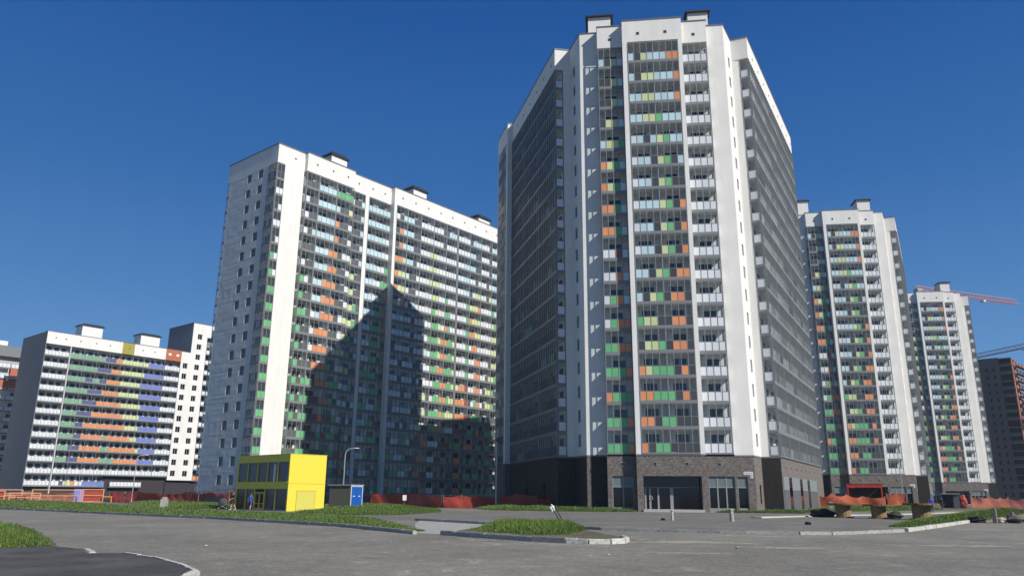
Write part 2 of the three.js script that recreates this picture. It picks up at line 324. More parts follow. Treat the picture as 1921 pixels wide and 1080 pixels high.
  const darkBrick = M.darkBrick, LOf = frame(-10.5, -5.9, 1.44, 3.65), RCf = frame(10.5, -5.9, W0[0] - 10.5, W0[1] + 5.9), LCf = frame(...mir(W0), W0[0] - 10.5, -W0[1] - 5.9), rl = Math.hypot(W0[0] - 10.5, W0[1] + 5.9);
  for (const [F, l] of [[RCf, rl], [LCf, rl], [LW, LL], [LOf, 3.9], [frame(-9.06, -2.25, 1, 0), 2.2]]) { const s0 = F.ox === -9.06 ? .5 : .01; new MB().box(F, s0, l - .01, 0, Y0 - .17, .002, .03).to('dark_brick_facing', darkBrick, g); }
  // small dark windows low on the slanted faces
  const RO = frame(9.06, -2.25, 1.44, -3.65), LO = frame(-10.5, -5.9, 1.44, 3.65);
  new MB().box(RO, 1.9, 2.5, .9, 2.9, .004, .03).to('side_window', M.glassDark, g);
  // vents
  for (const s of [-1.7, 1.68]) { vent(g, FRONT, s, 57.55, 0, .3); vent(g, FRONT, s, 4.95, 0, .34); }
  for (const s of [-5.2, 5.2]) { vent(g, FRONT, s, 57.55, -1, .3); vent(g, FRONT, s, 4.95, -1, .34); }
  for (let s = 3; s < 32; s += 3.6) { vent(g, RW, s, 57.7, 0, .22); vent(g, RW, s, 4.9, 0, .22); if (s < 22) vent(g, LW, s, 57.7, 0, .22); }
  // street name plate and house number
  { const F = frame(7.84, -2.25, 1, 0); const s = new MB(); s.box(F, 0, .98, 3.9, 4.24, .01, .05); const sm = std({ color: [.72, .72, .76] }); const r = s.to('name_plate', sm, g);
    const ln = new MB(); ln.box(F, .06, .5, 4.12, 4.16, .05, .056).box(F, .06, .9, 4.0, 4.06, .05, .056).box(F, .56, .9, 4.13, 4.16, .05, .056); ln.to('plate_lettering', std({ color: [.16, .16, .2] }), r);
    new MB().box(F, .70, .99, 3.54, 3.86, .01, .05).to('number_plate', sm, g);
    const d = new MB(); d.box(F, .79, .9, 3.60, 3.63, .05, .056).box(F, .79, .9, 3.69, 3.72, .05, .056).box(F, .79, .82, 3.63, 3.69, .05, .056).box(F, .87, .9, 3.63, 3.69, .05, .056).box(F, .80, .83, 3.72, 3.80, .05, .056).box(F, .83, .89, 3.77, 3.80, .05, .056); d.to('house_number', std({ color: [.1, .1, .13] }), g); }
  // glazed balconies of the front, storey by storey
  const K = new Buckets(), BF = FRONT, RF = frame(0, -1, 1, 0), RS = frame(6.75, -1, 0, -1), LS = frame(-6.75, -2.25, 0, 1);
  const RC = frame(...add(W0, m, -1.1), m[0], m[1]), LC = frame(...mir(W0), m[0], -m[1]);
  let prevR = 'W', prevL = 'w';
  const wingL = n => { let s = '', c = 'D'; for (let i = 0; i < n; i++) { if (rnd() < .5) c = rnd() < .62 ? 'D' : rnd() < .7 ? 'd' : rnd() < .7 ? 'S' : 'g'; s += c; } return s; };
  const wing = (n, k, far) => { let s = '', c = 'W'; for (let i = 0; i < n; i++) { if (rnd() < .42) c = rnd() < .28 ? 'S' : rnd() < .75 ? 'w' : rnd() < .5 ? 'D' : far ? pick('BSGOS') : 'S'; s += c; } return s; };
  for (let k = 0; k < N; k++) {
    const y = Y0 + H * k, r = N - 1 - k;
    bay(K, BF, -3.06, 3.18, y, BAYC[r], { own: g, depth: 1.5 });
    K.wall.box(BF, .0, .12, y + .11, y + H - .11, -1.5, -.06);
    bay(K, RF, -6.75, -3.68, y, RECL[r], { own: g, depth: 1.25, lap: k ? 0 : .05 }); bay(K, RF, 3.68, 6.75, y, 'WWWW', { own: g, depth: 1.25, lap: k ? 0 : .05 });
    bay(K, RS, .06, 1.24, y, 'W', { slab: false, door: false }); bay(K, LS, .01, 1.19, y, RECL[r][0], { slab: false, door: false });
    bay(K, RC, 0, 1.06, y, 'W', { slab: false, door: false }); bay(K, LC, .04, 1.1, y, 'W', { slab: false, door: false });
    for (let j = 0; j < 5; j++) { bay(K, RW, j * 6.6, j * 6.6 + 6.6, y, wing(8, k, j > 2), { depth: D, md: .07 }); if (j) K.wall.box(RW, j * 6.6 - .07, j * 6.6 + .07, y + .11, y + H - .11, -D, -.05); }
    for (let j = 0; j < 3; j++) { bay(K, LW, j * 7.5, j * 7.5 + 7.5, y, wingL(9), { depth: D, md: .07 }); if (j) K.wall.box(LW, j * 7.5 - .07, j * 7.5 + .07, y + .11, y + H - .11, -D, -.05); }
    bay(K, LW2, .6, 5.6, y, wingL(6), { depth: .02, slab: false, door: false, glass: true });
  }
  K.wall.box(LW2, .6, 5.6, Y0, YT, -.06, -.03);
  K.flush(g);
  // slanted white faces with a window on every storey
  const rows = []; for (let k = 0; k < N; k++) rows.push([Y0 + H * k + 1.0, Y0 + H * k + 2.45]);
  const skin = new MB(); const Lo = Math.hypot(1.44, 3.65);
  pierced(skin, RO, .001, Lo - .001, Y0, YT, [[1.95, 2.85]], rows, .2); pierced(skin, LO, .001, Lo - .001, Y0, YT, [[Lo - 2.85, Lo - 1.95]], rows, .2);
  skin.to('slanted_wall', M.wall, g);
  const ws = windowSet(.88, 1.43);
  for (const [c, d] of rows) { addWindow(g, ws, RO, 2.4, (c + d) / 2, -.19); addWindow(g, ws, LO, Lo - 2.4, (c + d) / 2, -.19); }
  roofBox(g, -7.95, -4.97, -8, -5, YP - .5, 64.1, .05); roofBox(g, 5.15, 7.72, -8, -5, YP - .5, 63.8, .05);
  return g;
}
const T1 = angledTower();
T1.position.set(17.209, 0, -84.70); T1.rotation.y = -7.294 * Math.PI / 180; place(T1, 'apartment_tower');
tag(T1, 'largest white tower in the middle, glazed balconies and dark brick base', 'tower', 'angled white towers in a row');
for (const [x, z, l] of [[68.2, -150.6, 'white angled tower second from the right, behind the orange netting'], [120.9, -215.4, 'smallest and farthest of the three angled white towers']]) {
  const c = T1.clone(); c.position.set(x, 0, z); place(c, 'apartment_tower'); c.userData = {}; tag(c, l, 'tower', 'angled white towers in a row');
}

// ───────────────────────── the long slab block on the left
const LT_A = [ // bays: 3 + 4 + 4 + 4 panels, then the six-panel bay
  'DDD BBBB GGGG WDDB BBBBBB', 'WDD BBBB BDDY DDDB BBBBBB', 'WDD BBBB ODDW DDDB BBBBBW', 'WDB BBBB ODDW DDDB BBBBWW', 'DDD BBBO ODWW YDDB BBBWWG', 'WDD BBBO ODDW YYDD BBWWGG', 'GWD BBOO ODDW YYDD BBWWGO', 'GDD BBOO ODDW YYGD BBBGGO', 'GGD WBOO ODWY YYGD BBGGGO', 'GDD WOOO DDWY GGDB WWGGGD', 'GDD WOOO DWYY GGDB WBGGDG', 'GDD DOOO GDWY GYDD GGGGDD', 'GDG GDOO OGGW BBGD WBGGGD', 'GDG GDDO OGDB BBDW GGBBGG', 'GDG GDRO RDGB BDWD BBGGDD', 'DDG GDDG RGGD DOWD WWGGGD', 'DDG GGDD DGGR DODD WWGDGG', 'GGG GDDR DGGD DODB DWWGDG', 'GGG GGDD RRDG DGBD WWWDGG'];
const LT_C = ['WDB BBDD WWWW WWWD DBBB WWWW DBBB WWWD BBOO', 'DOB BBDD WWWW WWWD WWWW WWWW BBDD WWWD WWBO', 'DOB BBDD WWWY YWWW WWWW WWBB BBDD WWWD BBBO', 'OOY BBDW WWWY YWWW WWWW BWBB WWDW WWDW BBBO', 'OYY BDDW WWWY YYWW WWWW WWBB DWYY WWDY BBBO', 'OYY WDDW WWWW YYWW GWWW WWWG YYYO WWWW GBBB', 'OWO WDBW WWWW GYWW GGWW WWWG OYYY WWWW YGWW', 'WBW BWDW WWWW GGYW OGWW WWBG OOYY WWWW YYGW', 'WBB BWDW WWWG GGYO OGGY WWWG WOOW WWWW YYGG', 'DBB BBDW WWBW GGYO OGGY WWWG WWOO WWWD YYGG', 'BBD WBBD DBWW GGOO GGGY WWWG WWOO WWDY YGDO', 'BBD BBBD WDWW WGGO OGGY YOOR WWOO WDYY GDOO', 'BBB DBBD DYYD WGGO OGYY OOOR DWGO WDYY GDOO', 'DBB BBBD DWYD GGGO GYYY OOOR DGGG WDWG DDOO', 'BBD BDGB YYDD GGOO GWWW RRDD GGDO DDGG GDOO', 'DBB GGWD DDOO WWWD RRDG GGDO OODG GDGG DDOO', 'GGW WGDD ROOG WWDR GGDG OODG DGGD GDGG GDWO', 'DGG WWGD OORD WWDG RGDD OODG GDGG DGDD GDWW', 'DGG WGDG DDOO WWDR GGDD OODG GGDG DGDG GDWW'];
{
  const g = thing('slab_block', 'long white block left of centre with a big shadow across its balconies', 'apartment block', [-39.12, 0, -118.36], 50.5 * Math.PI / 180);
  const Y0 = 1.7, N = 19, H = 2.8, YT = Y0 + N * H, YP = 58.2, L = 60.5, Z1 = -15.06;
  const outline = [[0, 0], [5.3, 0], [5.3, .85], [15.6, .85], [15.6, 0], [25.1, 0], [25.1, .95], [L, .95], [L, Z1], [0, Z1]];
  const core = [[.25, -2.5], [1.5, -2.5], [1.5, 0], [5.3, 0], [5.3, -.2], [15.6, -.2], [15.6, -1.05], [25.1, -1.05], [25.1, -.15], [L, -.15], [L, Z1], [1.2, Z1], [1.2, -14.2], [.25, -14.2]];
  new MB().prism(core, Y0, YT).to('wall', M.wall, g);
  new MB().prism(outline, YT, YP).to('parapet', M.wall, g);
  new MB().prism(offsetPoly(outline, .08), YP, YP + .16).to('parapet_capping', M.cap, g);
  new MB().prism(outline, 0, Y0 - .16).to('base', std({ color: [.20, .20, .21], map: plasterMap }), g);
  const p = new MB(); p.box(FRONT, 18.9, 19.75, Y0, YT, -1.04, .02); p.to('white_pier', M.wall, g);
  new MB().box(FRONT, 25.1, 25.75, 0, YT, -.14, .97).to('white_pier', M.wall, g);
  new MB().box(FRONT, 42.55, 42.95, Y0, YT, -.14, 1.02).to('grey_pier', M.fascia, g);
  // end wall facing the road, thick skin with window openings
  const EF = frame(0, Z1, 0, 1), z = v => v - Z1, rows = []; for (let k = 0; k < N; k++) rows.push([Y0 + H * k + 1.15, Y0 + H * k + 2.65]);
  const skin = new MB(); pierced(skin, EF, z(-14.2), z(-2.5), 0, YT, [[z(-8.87), z(-7.55)], [z(-5.47), z(-4.1)]], rows, .249); skin.to('end_wall', M.wallUneven, g);
  const ws = windowSet(1.30, 1.48), wf = std({ color: [.26, .26, .28], roughness: .5 });
  for (const [c, d] of rows) for (const s of [-8.21, -4.785]) addWindow(g, ws, EF, z(s), (c + d) / 2, -.24, wf, M.glassBlue);
  const K = new Buckets(), SA = frame(0, .85, 1, 0), S0 = FRONT, SC = frame(0, .95, 1, 0), SE = frame(5.4, -.2, 0, 1);
  for (let k = 0; k < N; k++) {
    const y = Y0 + H * k, r = N - 1 - k, A = LT_A[r].replaceAll('D', 'd').split(' '), C = LT_C[r].replaceAll('D', 'd').split(' ');
    bay(K, SA, 5.4, 8.0, y, A[0], { own: g, depth: 1.05 }); bay(K, SA, 8.0, 11.8, y, A[1], { own: g, depth: 1.05 }); bay(K, SA, 11.8, 15.55, y, A[2], { own: g, depth: 1.05 });
    bay(K, SE, .02, 1.0, y, r > 5 ? 'GG' : 'WW', { slab: false, door: false });
    bay(K, S0, 15.65, 18.9, y, A[3], { own: g, depth: 1.05 }); bay(K, S0, 19.75, 25.1, y, A[4], { depth: 1.05 });
    for (const s of [8.0, 11.8]) K.wall.box(SA, s - .05, s + .05, y + .11, y + H - .11, -1.05, -.06);
    let s = 25.75, e = [28.7, 32.3, 35.85, 39.5, 42.55, 46.6, 50.1, 53.5, 57];
    C.forEach((c, j) => { bay(K, SC, j === 5 ? 42.95 : s, e[j], y, c, { depth: 1.1 }); K.wall.box(SC, e[j] - .05, e[j] + .05, y + .11, y + H - .11, -1.1, -.06); s = e[j]; });
    bay(K, SC, 57, 60.4, y, ['WWDO', 'WBWO', 'OWWW'][k % 3], { depth: 1.1 });
    // corner balcony at the road end
    const q = k < 2 ? 'DD' : k < 12 ? 'GG' : k < 14 ? 'GW' : k < 18 ? ['DW', 'WW'][k % 2] : 'DD';
    bay(K, S0, .06, 1.5, y, q, { depth: 1.44, door: false, slab: false }); bay(K, frame(0, -2.5, 0, 1), 0, 2.44, y, ['dSd', 'ddS', 'Sdd'][k % 3], { slab: false, door: false });
    K.slab.box(FRONT, .04, 1.5, y - .1, y + .1, -2.5, -.04);
    K.wall.box(FRONT, .06, .22, y + .11, y + H - .16, -.3, -.06);
    bay(K, frame(0, Z1, 0, 1), .02, .85, y, 'W', { slab: false, door: false }); K.slab.box(FRONT, .04, 1.2, y - .1, y + .1, Z1, -14.2);
  }
  K.flush(g);
  for (const s of [3.4]) vent(g, FRONT, s, 56.6, 0, .24);
  for (const s of [7.3, 10.7, 14]) vent(g, SA, s, 56.6, 0, .24);
  for (const s of [17.2, 20.5, 23.5]) vent(g, FRONT, s, 56.6, 0, .24);
  for (const s of [27.2, 30.6, 34.1, 37.6, 41, 44.6, 48, 51.5, 55]) vent(g, SC, s, 56.6, 0, .24);
  roofBox(g, 13.65, 17.2, -8, -4, YP - .5, 62.8); roofBox(g, 34.4, 38.1, -8, -4, YP - .5, 62.8); roofBox(g, 54.4, 58.2, -8, -4, YP - .5, 62.4);
}

// ───────────────────────── far left: block with painted balconies, the window tower at its end, a third block at the picture's edge
const FLROT = 50.5 * Math.PI / 180, FLP = [-113.3, 0, -184.8];
{
  const g = thing('balcony_block', 'far block with stepped green, orange, yellow and blue balcony fronts', 'apartment block', FLP, FLROT);
  const Y0 = 3.1, N = 12, H = 2.8, YT = Y0 + N * H, YP = 39.7, L = 34.3;
  new MB().prism([[0, -1.5], [L, -1.5], [L, -15.6], [0, -15.6]], Y0, YT).to('wall', std({ color: [.66, .66, .65] }), g);
  new MB().box(frame(0, -15.6, 0, 1), 0, 15.65, 0, YP - .02, 0, .06).to('end_wall', M.wallGrey, g);
  const par = (a, b, m, n) => new MB().box(FRONT, a, b, YT, YP, -1.6, .05).to(n, m, g);
  par(0, 5.75, M.wall, 'parapet'); par(5.75, 18.2, M.wall, 'parapet'); par(18.2, 21.3, std({ color: [.34, .30, .06] }), 'olive_parapet_panel'); par(21.3, 29.9, M.wall, 'parapet'); par(29.9, L, std({ color: [.44, .14, .07] }), 'red_parapet_panel');
  new MB().box(FRONT, 0, L, YP - 1.2, YP - .6, -15.6, -1.6).to('roof', M.fascia, g);
  new MB().box(FRONT, -.02, L, YP, YP + .12, -1.7, .12).to('parapet_capping', M.cap, g);
  new MB().prism([[0, -1.2], [L, -1.2], [L, -15.5], [0, -15.5]], 0, Y0 - .16).to('base', std({ color: [.05, .045, .05] }), g);
  const rowsDef = ['g.34 P.46 O.545 Y.815 b1', 'g.30 P.42 O.54 Y.79 b1', 'g.17 P.24 g.33 P.38 O.55 Y.76 b1', 'g.22 P.34 O.53 Y.76 b1', 'g.18 P.31 O.57 Y.77 b1', 'g.14 P.27 O.62 Y.78 b1', 'g.14 P.23 O.66 Y.78 b1', 'g.14 P.22 O.44 g.48 O.73 Y.80 b1', 'g.09 P.22 O.43 g.50 O.80 Y.83 b1', 'g.09 P.21 O.42 g.58 O.81 b1', 'W1', 'W1'].map(s => s.split(' ').map(t => [t[0], +t.slice(1)]));
  const pier = new MB(); pier.box(FRONT, 5.62, 5.88, 0, YT, -1.49, .12); pier.to('pier', std({ color: [.5, .5, .5] }), g);
  const posts = [9.1, 12.3, 15.3, 18.25, 21.3, 24.2, 27, 29.9];
  for (let k = 0; k < N; k++) {
    const y = Y0 + H * k, r = N - 1 - k, K = new Buckets(), row = rowsDef[r];
    const seg = (a, b, n, f) => { let c = ''; for (let i = 0; i < n; i++) c += f((i + .5) / n); bay(K, FRONT, a, b, y, c, { depth: 1.45, glass: false, door: false }); };
    seg(0.02, 5.6, 7, () => 'W'); if (!(r === 11)) seg(29.95, L - .02, 5, () => 'W');
    const e = r === 11 ? 18.25 : 29.9, n = r === 11 ? 14 : 28;
    seg(5.9, e, n, f => r === 11 ? (f > .15 && f < .42 ? 'PYO'[Math.floor((f - .15) / .09)] ?? 'W' : f > .6 ? 'b' : 'W') : row.find(t => f <= t[1])[0]);
    for (const s of [0.02, 5.9, ...posts, L - .1]) if (s < e || r < 11) K.frame.box(FRONT, s - .05, s + .05, y + .16, y + H - .15, -.06, .04);
    for (let s = .9; s < (r === 11 ? 18 : L - 1); s += 1.62) K.win.box(FRONT, s, s + 1.05, y + (Math.round(s * 3) % 2 ? .1 : .8), y + 2.3, -1.5, -1.45);
    const root = K.slab.to('balcony', M.inner, g); K.frame.to('railing_post', M.frame, root); stuff(K.panel.to('panel', M.panelV, root)); stuff(K.win.to('balcony_window', M.glassBlue, root));
  }
  new MB().box(FRONT, 18.3, 34.28, 0, 5.55, -1.6, -1.1).to('dark_ground_floor', std({ color: [.035, .03, .034] }), g);
  { const K = new Buckets(); bay(K, FRONT, 19.6, 27.6, Y0, 'WWWWWWWWW', { depth: 1.1, glass: false, door: false }); const r = K.slab.to('balcony', M.inner, g); K.frame.to('railing_post', M.frame, r); stuff(K.panel.to('panel', M.panelV, r)); }
  for (const s of [2, 4.3, 7.8, 11.6, 15, 20, 23.6, 26.8]) vent(g, FRONT, s, 38.3, .05, .24);
  for (const s of [31, 33.2]) { const v = new MB(); v.box(FRONT, s - .4, s + .4, 38, 38.6, .05, .12); v.to('white_patch', M.wall, g); }
  roofBox(g, 10, 15.1, -10, -6, YP - 1, 44.2, .15); roofBox(g, 25.3, 30.6, -10, -6, YP - 1, 44.2, .15);
}
{
  const g = thing('window_tower', 'plain white block with two columns of windows, left of the long block', 'apartment block', FLP, FLROT);
  const H = 2.9, Y0 = 5, ST = 14, rows = [], rowsL = []; for (let k = 0; k < ST; k++) rows.push([Y0 + H * k + 1.0, Y0 + H * k + 2.5]); for (let k = 0; k < 11; k++) rowsL.push(rows[k]);
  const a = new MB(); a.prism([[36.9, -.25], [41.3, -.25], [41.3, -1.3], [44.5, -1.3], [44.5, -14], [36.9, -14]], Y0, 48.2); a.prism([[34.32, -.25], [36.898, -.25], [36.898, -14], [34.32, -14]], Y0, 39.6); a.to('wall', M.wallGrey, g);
  const s = new MB(); pierced(s, FRONT, 36.9, 41.3, Y0, 48.2, [[38.4, 39.75]], rows, .249); pierced(s, FRONT, 34.32, 36.898, Y0, 39.6, [[35.0, 36.3]], rowsL, .249); s.to('front_wall', M.wall, g);
  new MB().prism([[34.32, -.8], [44.5, -.8], [44.5, -14], [34.32, -14]], 0, Y0 - .002).to('dark_base', std({ color: [.035, .03, .035] }), g);
  new MB().box(FRONT, 36.8, 44.6, 48.2, 48.35, -14.1, .1).to('parapet_capping', M.cap, g); new MB().box(FRONT, 34.32, 36.8, 39.6, 39.72, -14, .06).to('parapet_capping', M.cap, g);
  new MB().box(FRONT, 41.301, 44.5, 44.6, 48.2, -1.29, .0).to('upper_wall', M.wall, g);
  const ws = windowSet(1.33, 1.48), wf = std({ color: [.45, .45, .45] }); for (const [c, d] of rows) addWindow(g, ws, FRONT, 39.075, (c + d) / 2, -.24, wf, M.glassDark); for (const [c, d] of rowsL) addWindow(g, ws, FRONT, 35.65, (c + d) / 2, -.24, wf, M.glassDark);
  const K = new Buckets(); for (let k = 0; k < ST - 1; k++) { const y = Y0 + H * k; bay(K, FRONT, 41.35, 44.5, y, k < 1 ? 'OOO' : k < 2 ? 'WYW' : 'WWW', { h: H, depth: 1.25, glass: false }); K.frame.box(FRONT, 42.4, 42.55, y + .2, y + H - .15, -.1, 0); }
  K.flush(g);
}
{
  const g = thing('edge_block', 'grey and red brick block cut off by the left edge', 'apartment block', [-138.9, 0, -194.7], FLROT);
  const N = 11, H = 2.8, Y0 = 2.4;
  new MB().box(FRONT, -10, 14, 0, 33.5, -14, -1.3).to('wall', std({ color: [.6, .6, .6] }), g);
  new MB().box(FRONT, -10, 14, 36.2, 39.0, -14, .1).to('parapet', M.fascia, g); new MB().box(FRONT, -10, 14, 33.5, 36.2, -14, -1.2).to('upper_wall', std({ color: [.4, .4, .4] }), g);
  new MB().box(FRONT, 4, 13.4, 28, 30, -1.2, .12).to('red_panel', std({ color: [.42, .13, .08] }), g); new MB().box(FRONT, 10.2, 13.4, 30.9, 33.2, -1.2, .12).to('red_panel', std({ color: [.42, .13, .08] }), g);
  const K = new Buckets(); for (let k = 0; k < N + 1; k++) { const y = Y0 + H * k; bay(K, FRONT, -10, 10, y, 'W'.repeat(22), { depth: 1.3, glass: false }); bay(K, FRONT, 10.2, 14, y, 'WWWW', { depth: 1.3, glass: false }); }
  K.flush(g);
  new MB().box(FRONT, 6, 10, 39, 41, -9, -5).to('roof_shaft', M.wall, g);
}
// unfinished dark block on the right
{
  const g = thing('unfinished_block', 'dark unfinished brick block with bare floor slabs at the right edge', 'apartment block', [176.5, 0, -286.5], -39.5 * Math.PI / 180);
  const H = 2.8, N = 18, Y0 = 1.6, blk = std({ color: [.10, .092, .098], map: plasterMap }), brk = std({ color: [.33, .13, .085] }), con = std({ color: [.19, .175, .16] });
  const WFc = frame(0, 0, 1, 0), skin = new MB(), rows = []; for (let k = 0; k < N - 1; k++) rows.push([Y0 + H * k + 1.0, Y0 + H * k + 2.3]);
  pierced(skin, WFc, -6, 5.6, 0, 52.4, [[1.0, 1.75], [3.3, 4.05]], rows, .3); skin.to('block_wall', blk, g);
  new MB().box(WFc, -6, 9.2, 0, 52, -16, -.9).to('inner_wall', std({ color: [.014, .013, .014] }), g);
  for (let k = 0; k <= N; k++) { const y = Y0 + H * k; new MB().box(WFc, 5.6, 9.7, y - .12, y + .14, -16.4, .02).to('floor_slab', con, g); if (k < N && k % 3) new MB().box(WFc, 5.61, 9.2, y + .14, y + 1.0, -.5, -.3).to('parapet_wall', std({ color: [.09, .08, .075] }), g); }
  const RFc = frame(9.25, -.5, .12, -1);
  for (let k = 0; k < N; k++) { const y = Y0 + H * k; new MB().box(RFc, 0, 1.6, y + .14, y + H - .12, 0, .3).to('brick_pier', brk, g); for (let j = 0; j < 4; j++) { const s = 2.6 + j * 4; new MB().box(RFc, s, s + 2.6, y + .14, y + 1.9, 0, .3).to('brick_pier', brk, g); new MB().box(RFc, s - .4, s + 3, y - .1, y + .12, .1, 1.9).to('balcony_slab', con, g); } }
}

// ───────────────────────── tower cranes
function crane(label, mast, jibDir, hook, y, len, back) {
  const g = thing('tower_crane', label, 'crane', [mast[0], 0, mast[1]], Math.atan2(-jibDir[1], jibDir[0]), 'tower cranes');
  const m = std({ color: [.46, .20, .16], roughness: .6 }), truss = (b, A, B, w, n) => {
    const dir = new THREE.Vector3(...B).sub(new THREE.Vector3(...A)), vert = Math.abs(dir.y) > Math.abs(dir.x); const P = (t, i, j) => { const p = new THREE.Vector3(...A).addScaledVector(dir, t); return vert ? [p.x + i * w, p.y, p.z + j * w] : [p.x, p.y + (i + .5) * w, p.z + j * w]; };
    const cor = vert ? [[-.5, -.5], [.5, -.5], [.5, .5], [-.5, .5]] : [[-.5, -.5], [-.5, .5], [.5, 0]];
    for (const [i, j] of cor) b.bar(P(0, i, j), P(1, i, j), .22);
    for (let k = 0; k < n; k++) for (let c = 0; c < cor.length; c++) { const d = cor[(c + 1) % cor.length]; b.bar(P(k / n, ...cor[c]), P((k + 1) / n, ...d), .12); }
  };
  const a = new MB(); truss(a, [0, 0, 0], [0, y, 0], 2, 22); a.to('mast', m, g);
  const b = new MB(); truss(b, [0, y, 0], [len, y, 0], 1.7, 26); b.to('jib', m, g);
  const c = new MB(); truss(c, [0, y, 0], [-back, y, 0], 1.7, 6); c.to('counter_jib', m, g);
  const w = new MB(); w.box(FRONT, -back, -back + 2.5, y - 2, y + .6, -.8, .8); w.to('counterweight', M.concrete, g);
  const t = new MB(); t.bar([0, y, 0], [0, y + 2.2, 0], .8); t.to('tower_head', m, g);
  const cb = new MB(); cb.box(FRONT, .8, 2.6, y - 2.2, y - .1, .6, 2); cb.to('cab', M.wall, g);
  const tr = new MB(); tr.box(FRONT, len * hook, len * hook + 1.2, y - .9, y - .2, -.7, .7); tr.to('trolley', M.wall, g);
}

// ───────────────────────── ground, road, lot, kerbs
const nR = noiseGrid(1024, 10, 31), nR2 = noiseGrid(1024, 60, 32), nR3 = noiseGrid(1024, 420, 33), nS = noiseGrid(1024, [4, 120], 34);
const roadMap = tex(1024, 26, (i, j, k) => { let v = .465 + .06 * (nR[k] - .5) + .05 * (nR2[k] - .5) + .11 * (nR3[k] - .5); if (nR2[k] > .88 && nR3[k] > .5) v += .06; return [v * 1.03, v, v * .925]; });
const roadBump = tex(1024, 26, (i, j, k) => [.5 + .6 * (nR3[k] - .5) + .25 * (nR2[k] - .5)], false);
const lotMap = tex(1024, 19, (i, j, k) => { let v = .425 + .06 * (nR[k] - .5) + .06 * (nR2[k] - .5) + .10 * (nR3[k] - .5); return [v * 1.02, v, v * .945]; });
M.road = std({ color: [1, 1, 1], map: roadMap, bumpMap: roadBump, bumpScale: .012, roughness: .93 });
M.lot = std({ color: [1, 1, 1], map: lotMap, bumpMap: roadBump, bumpScale: .01, roughness: .93 });
M.newAsphalt = std({ color: [.62, .60, .58], map: tex(1024, 9, (i, j, k) => { const v = .36 + .11 * (nR[k] - .5) + .07 * (nR2[k] - .5) + .10 * (nR3[k] - .5); return [v, v, v * .97]; }), bumpMap: roadBump, bumpScale: .012, roughness: .9 });
const soilMap = tex(512, 9, (i, j, k) => { const v = .36 + .14 * (nB[k] - .5) + .16 * (nC[k] - .5); return [v * 1.0, v * .97, v * .72]; });
M.soil = std({ color: [1, 1, 1], map: soilMap, roughness: 1 });
const turfMap = tex(512, 7, (i, j, k) => { const v = .8 + .3 * (nB[k] - .5) + .4 * (nC[k] - .5) + .2 * (nA[k] - .5); return [.26 * v, .38 * v, .09 * v]; });
M.turf = std({ color: [1, 1, 1], map: turfMap, bumpMap: plasterBump, bumpScale: .05, roughness: 1 });
const kerbMap = tex(512, 3, (i, j, k) => { const v = .62 + .12 * (nB[k] - .5) + .14 * (nC[k] - .5); return [v, v * .99, v * .95]; });
M.kerb = std({ color: [1, 1, 1], map: kerbMap, roughness: .9 });
M.kerbWhite = std({ color: [1.5, 1.5, 1.5], map: kerbMap, roughness: .85 });
const sheet = (poly, y) => { const m = new MB(); m.prism(poly, y - .01, y, WHITE, false); return m.geo(); };
{ const gg = new THREE.PlaneGeometry(5000, 5000, 2, 2); gg.rotateX(-Math.PI / 2); gg.translate(0, -.03, -1000); const uv = gg.attributes.uv; for (let i = 0; i < uv.count; i++) uv.setXY(i, uv.getX(i) * 5000, uv.getY(i) * 5000); struct('ground', gg, M.soil); }
struct('road', sheet([[-150, 12], [150, 12], [150, -112], [60, -112], [40, -96], [-150, -140]], 0), M.road);
struct('parking_lot', sheet([[-12, -58], [-5.9, -50.2], [-3.3, -46.7], [-.63, -43], [3.3, -39.5], [5.9, -36.9], [9.15, -35.3], [12.3, -34.4], [14.9, -35.2], [18.4, -37.9], [21.8, -42.1], [24, -46], [34, -64], [50, -88], [62, -108], [30, -92], [28, -84], [8, -82], [-8, -84], [-16, -100], [-26, -112], [-34, -108], [-14, -66]], .006), M.lot);
function kerb(name, pts, { w = .18, h = .14, mat = M.kerb, y = 0, len = 1.0 } = {}) {   // stone by stone
  const g = place(new THREE.Group(), name); g.userData.kind = 'structure';
  const curve = []; let acc = 0;
  for (let i = 0; i + 1 < pts.length; i++) { const a = pts[i], b = pts[i + 1], l = Math.hypot(b[0] - a[0], b[1] - a[1]); const n = Math.max(1, Math.round(l / len)); for (let k = 0; k < n; k++) { const t0 = k / n, t1 = (k + 1) / n; curve.push([a[0] + (b[0] - a[0]) * t0, a[1] + (b[1] - a[1]) * t0, a[0] + (b[0] - a[0]) * t1, a[1] + (b[1] - a[1]) * t1]); } }
  for (const [x0, z0, x1, z1] of curve) {
    const l = Math.hypot(x1 - x0, z1 - z0), F = frame(x0, z0, x1 - x0, z1 - z0), b = new MB(), dy = rr(-.012, .012), c = [1, 1, 1].map(() => 1), k = rr(.86, 1.08), e = .025, top = h + dy, dd = rr(-.015, .015);
    const col = [k, k, k]; b.box(F, .008, l - .008, -.05, top - e, -w / 2 + dd, w / 2 + dd, col); b.box(F, .012, l - .012, top - e, top, -w / 2 + e + dd, w / 2 - e + dd, col);
    const m = part('kerb_stone', b.geo(), mat, g); m.position.y = y;
  }
  return g;
}
M.kerbV = std({ color: [1, 1, 1], map: kerbMap, roughness: .9, vertexColors: true }); M.kerbWhiteV = std({ color: [1.45, 1.45, 1.42], map: kerbMap, roughness: .85, vertexColors: true });
kerb('verge_kerb', [[-110, -131], [-75, -100.5], [-48.2, -75.9], [-30.1, -60], [-18.5, -50.2], [-8.28, -39.5], [-3.84, -32.5]], { mat: M.kerbV, h: .15 });
kerb('lot_kerb', [[3.5, -38.6], [4.31, -37.8], [5.92, -36.9], [9.15, -35.33], [12.3, -34.35], [13.7, -34.5], [14.94, -35.23], [18.43, -37.85]], { mat: M.kerbV, h: .13 });
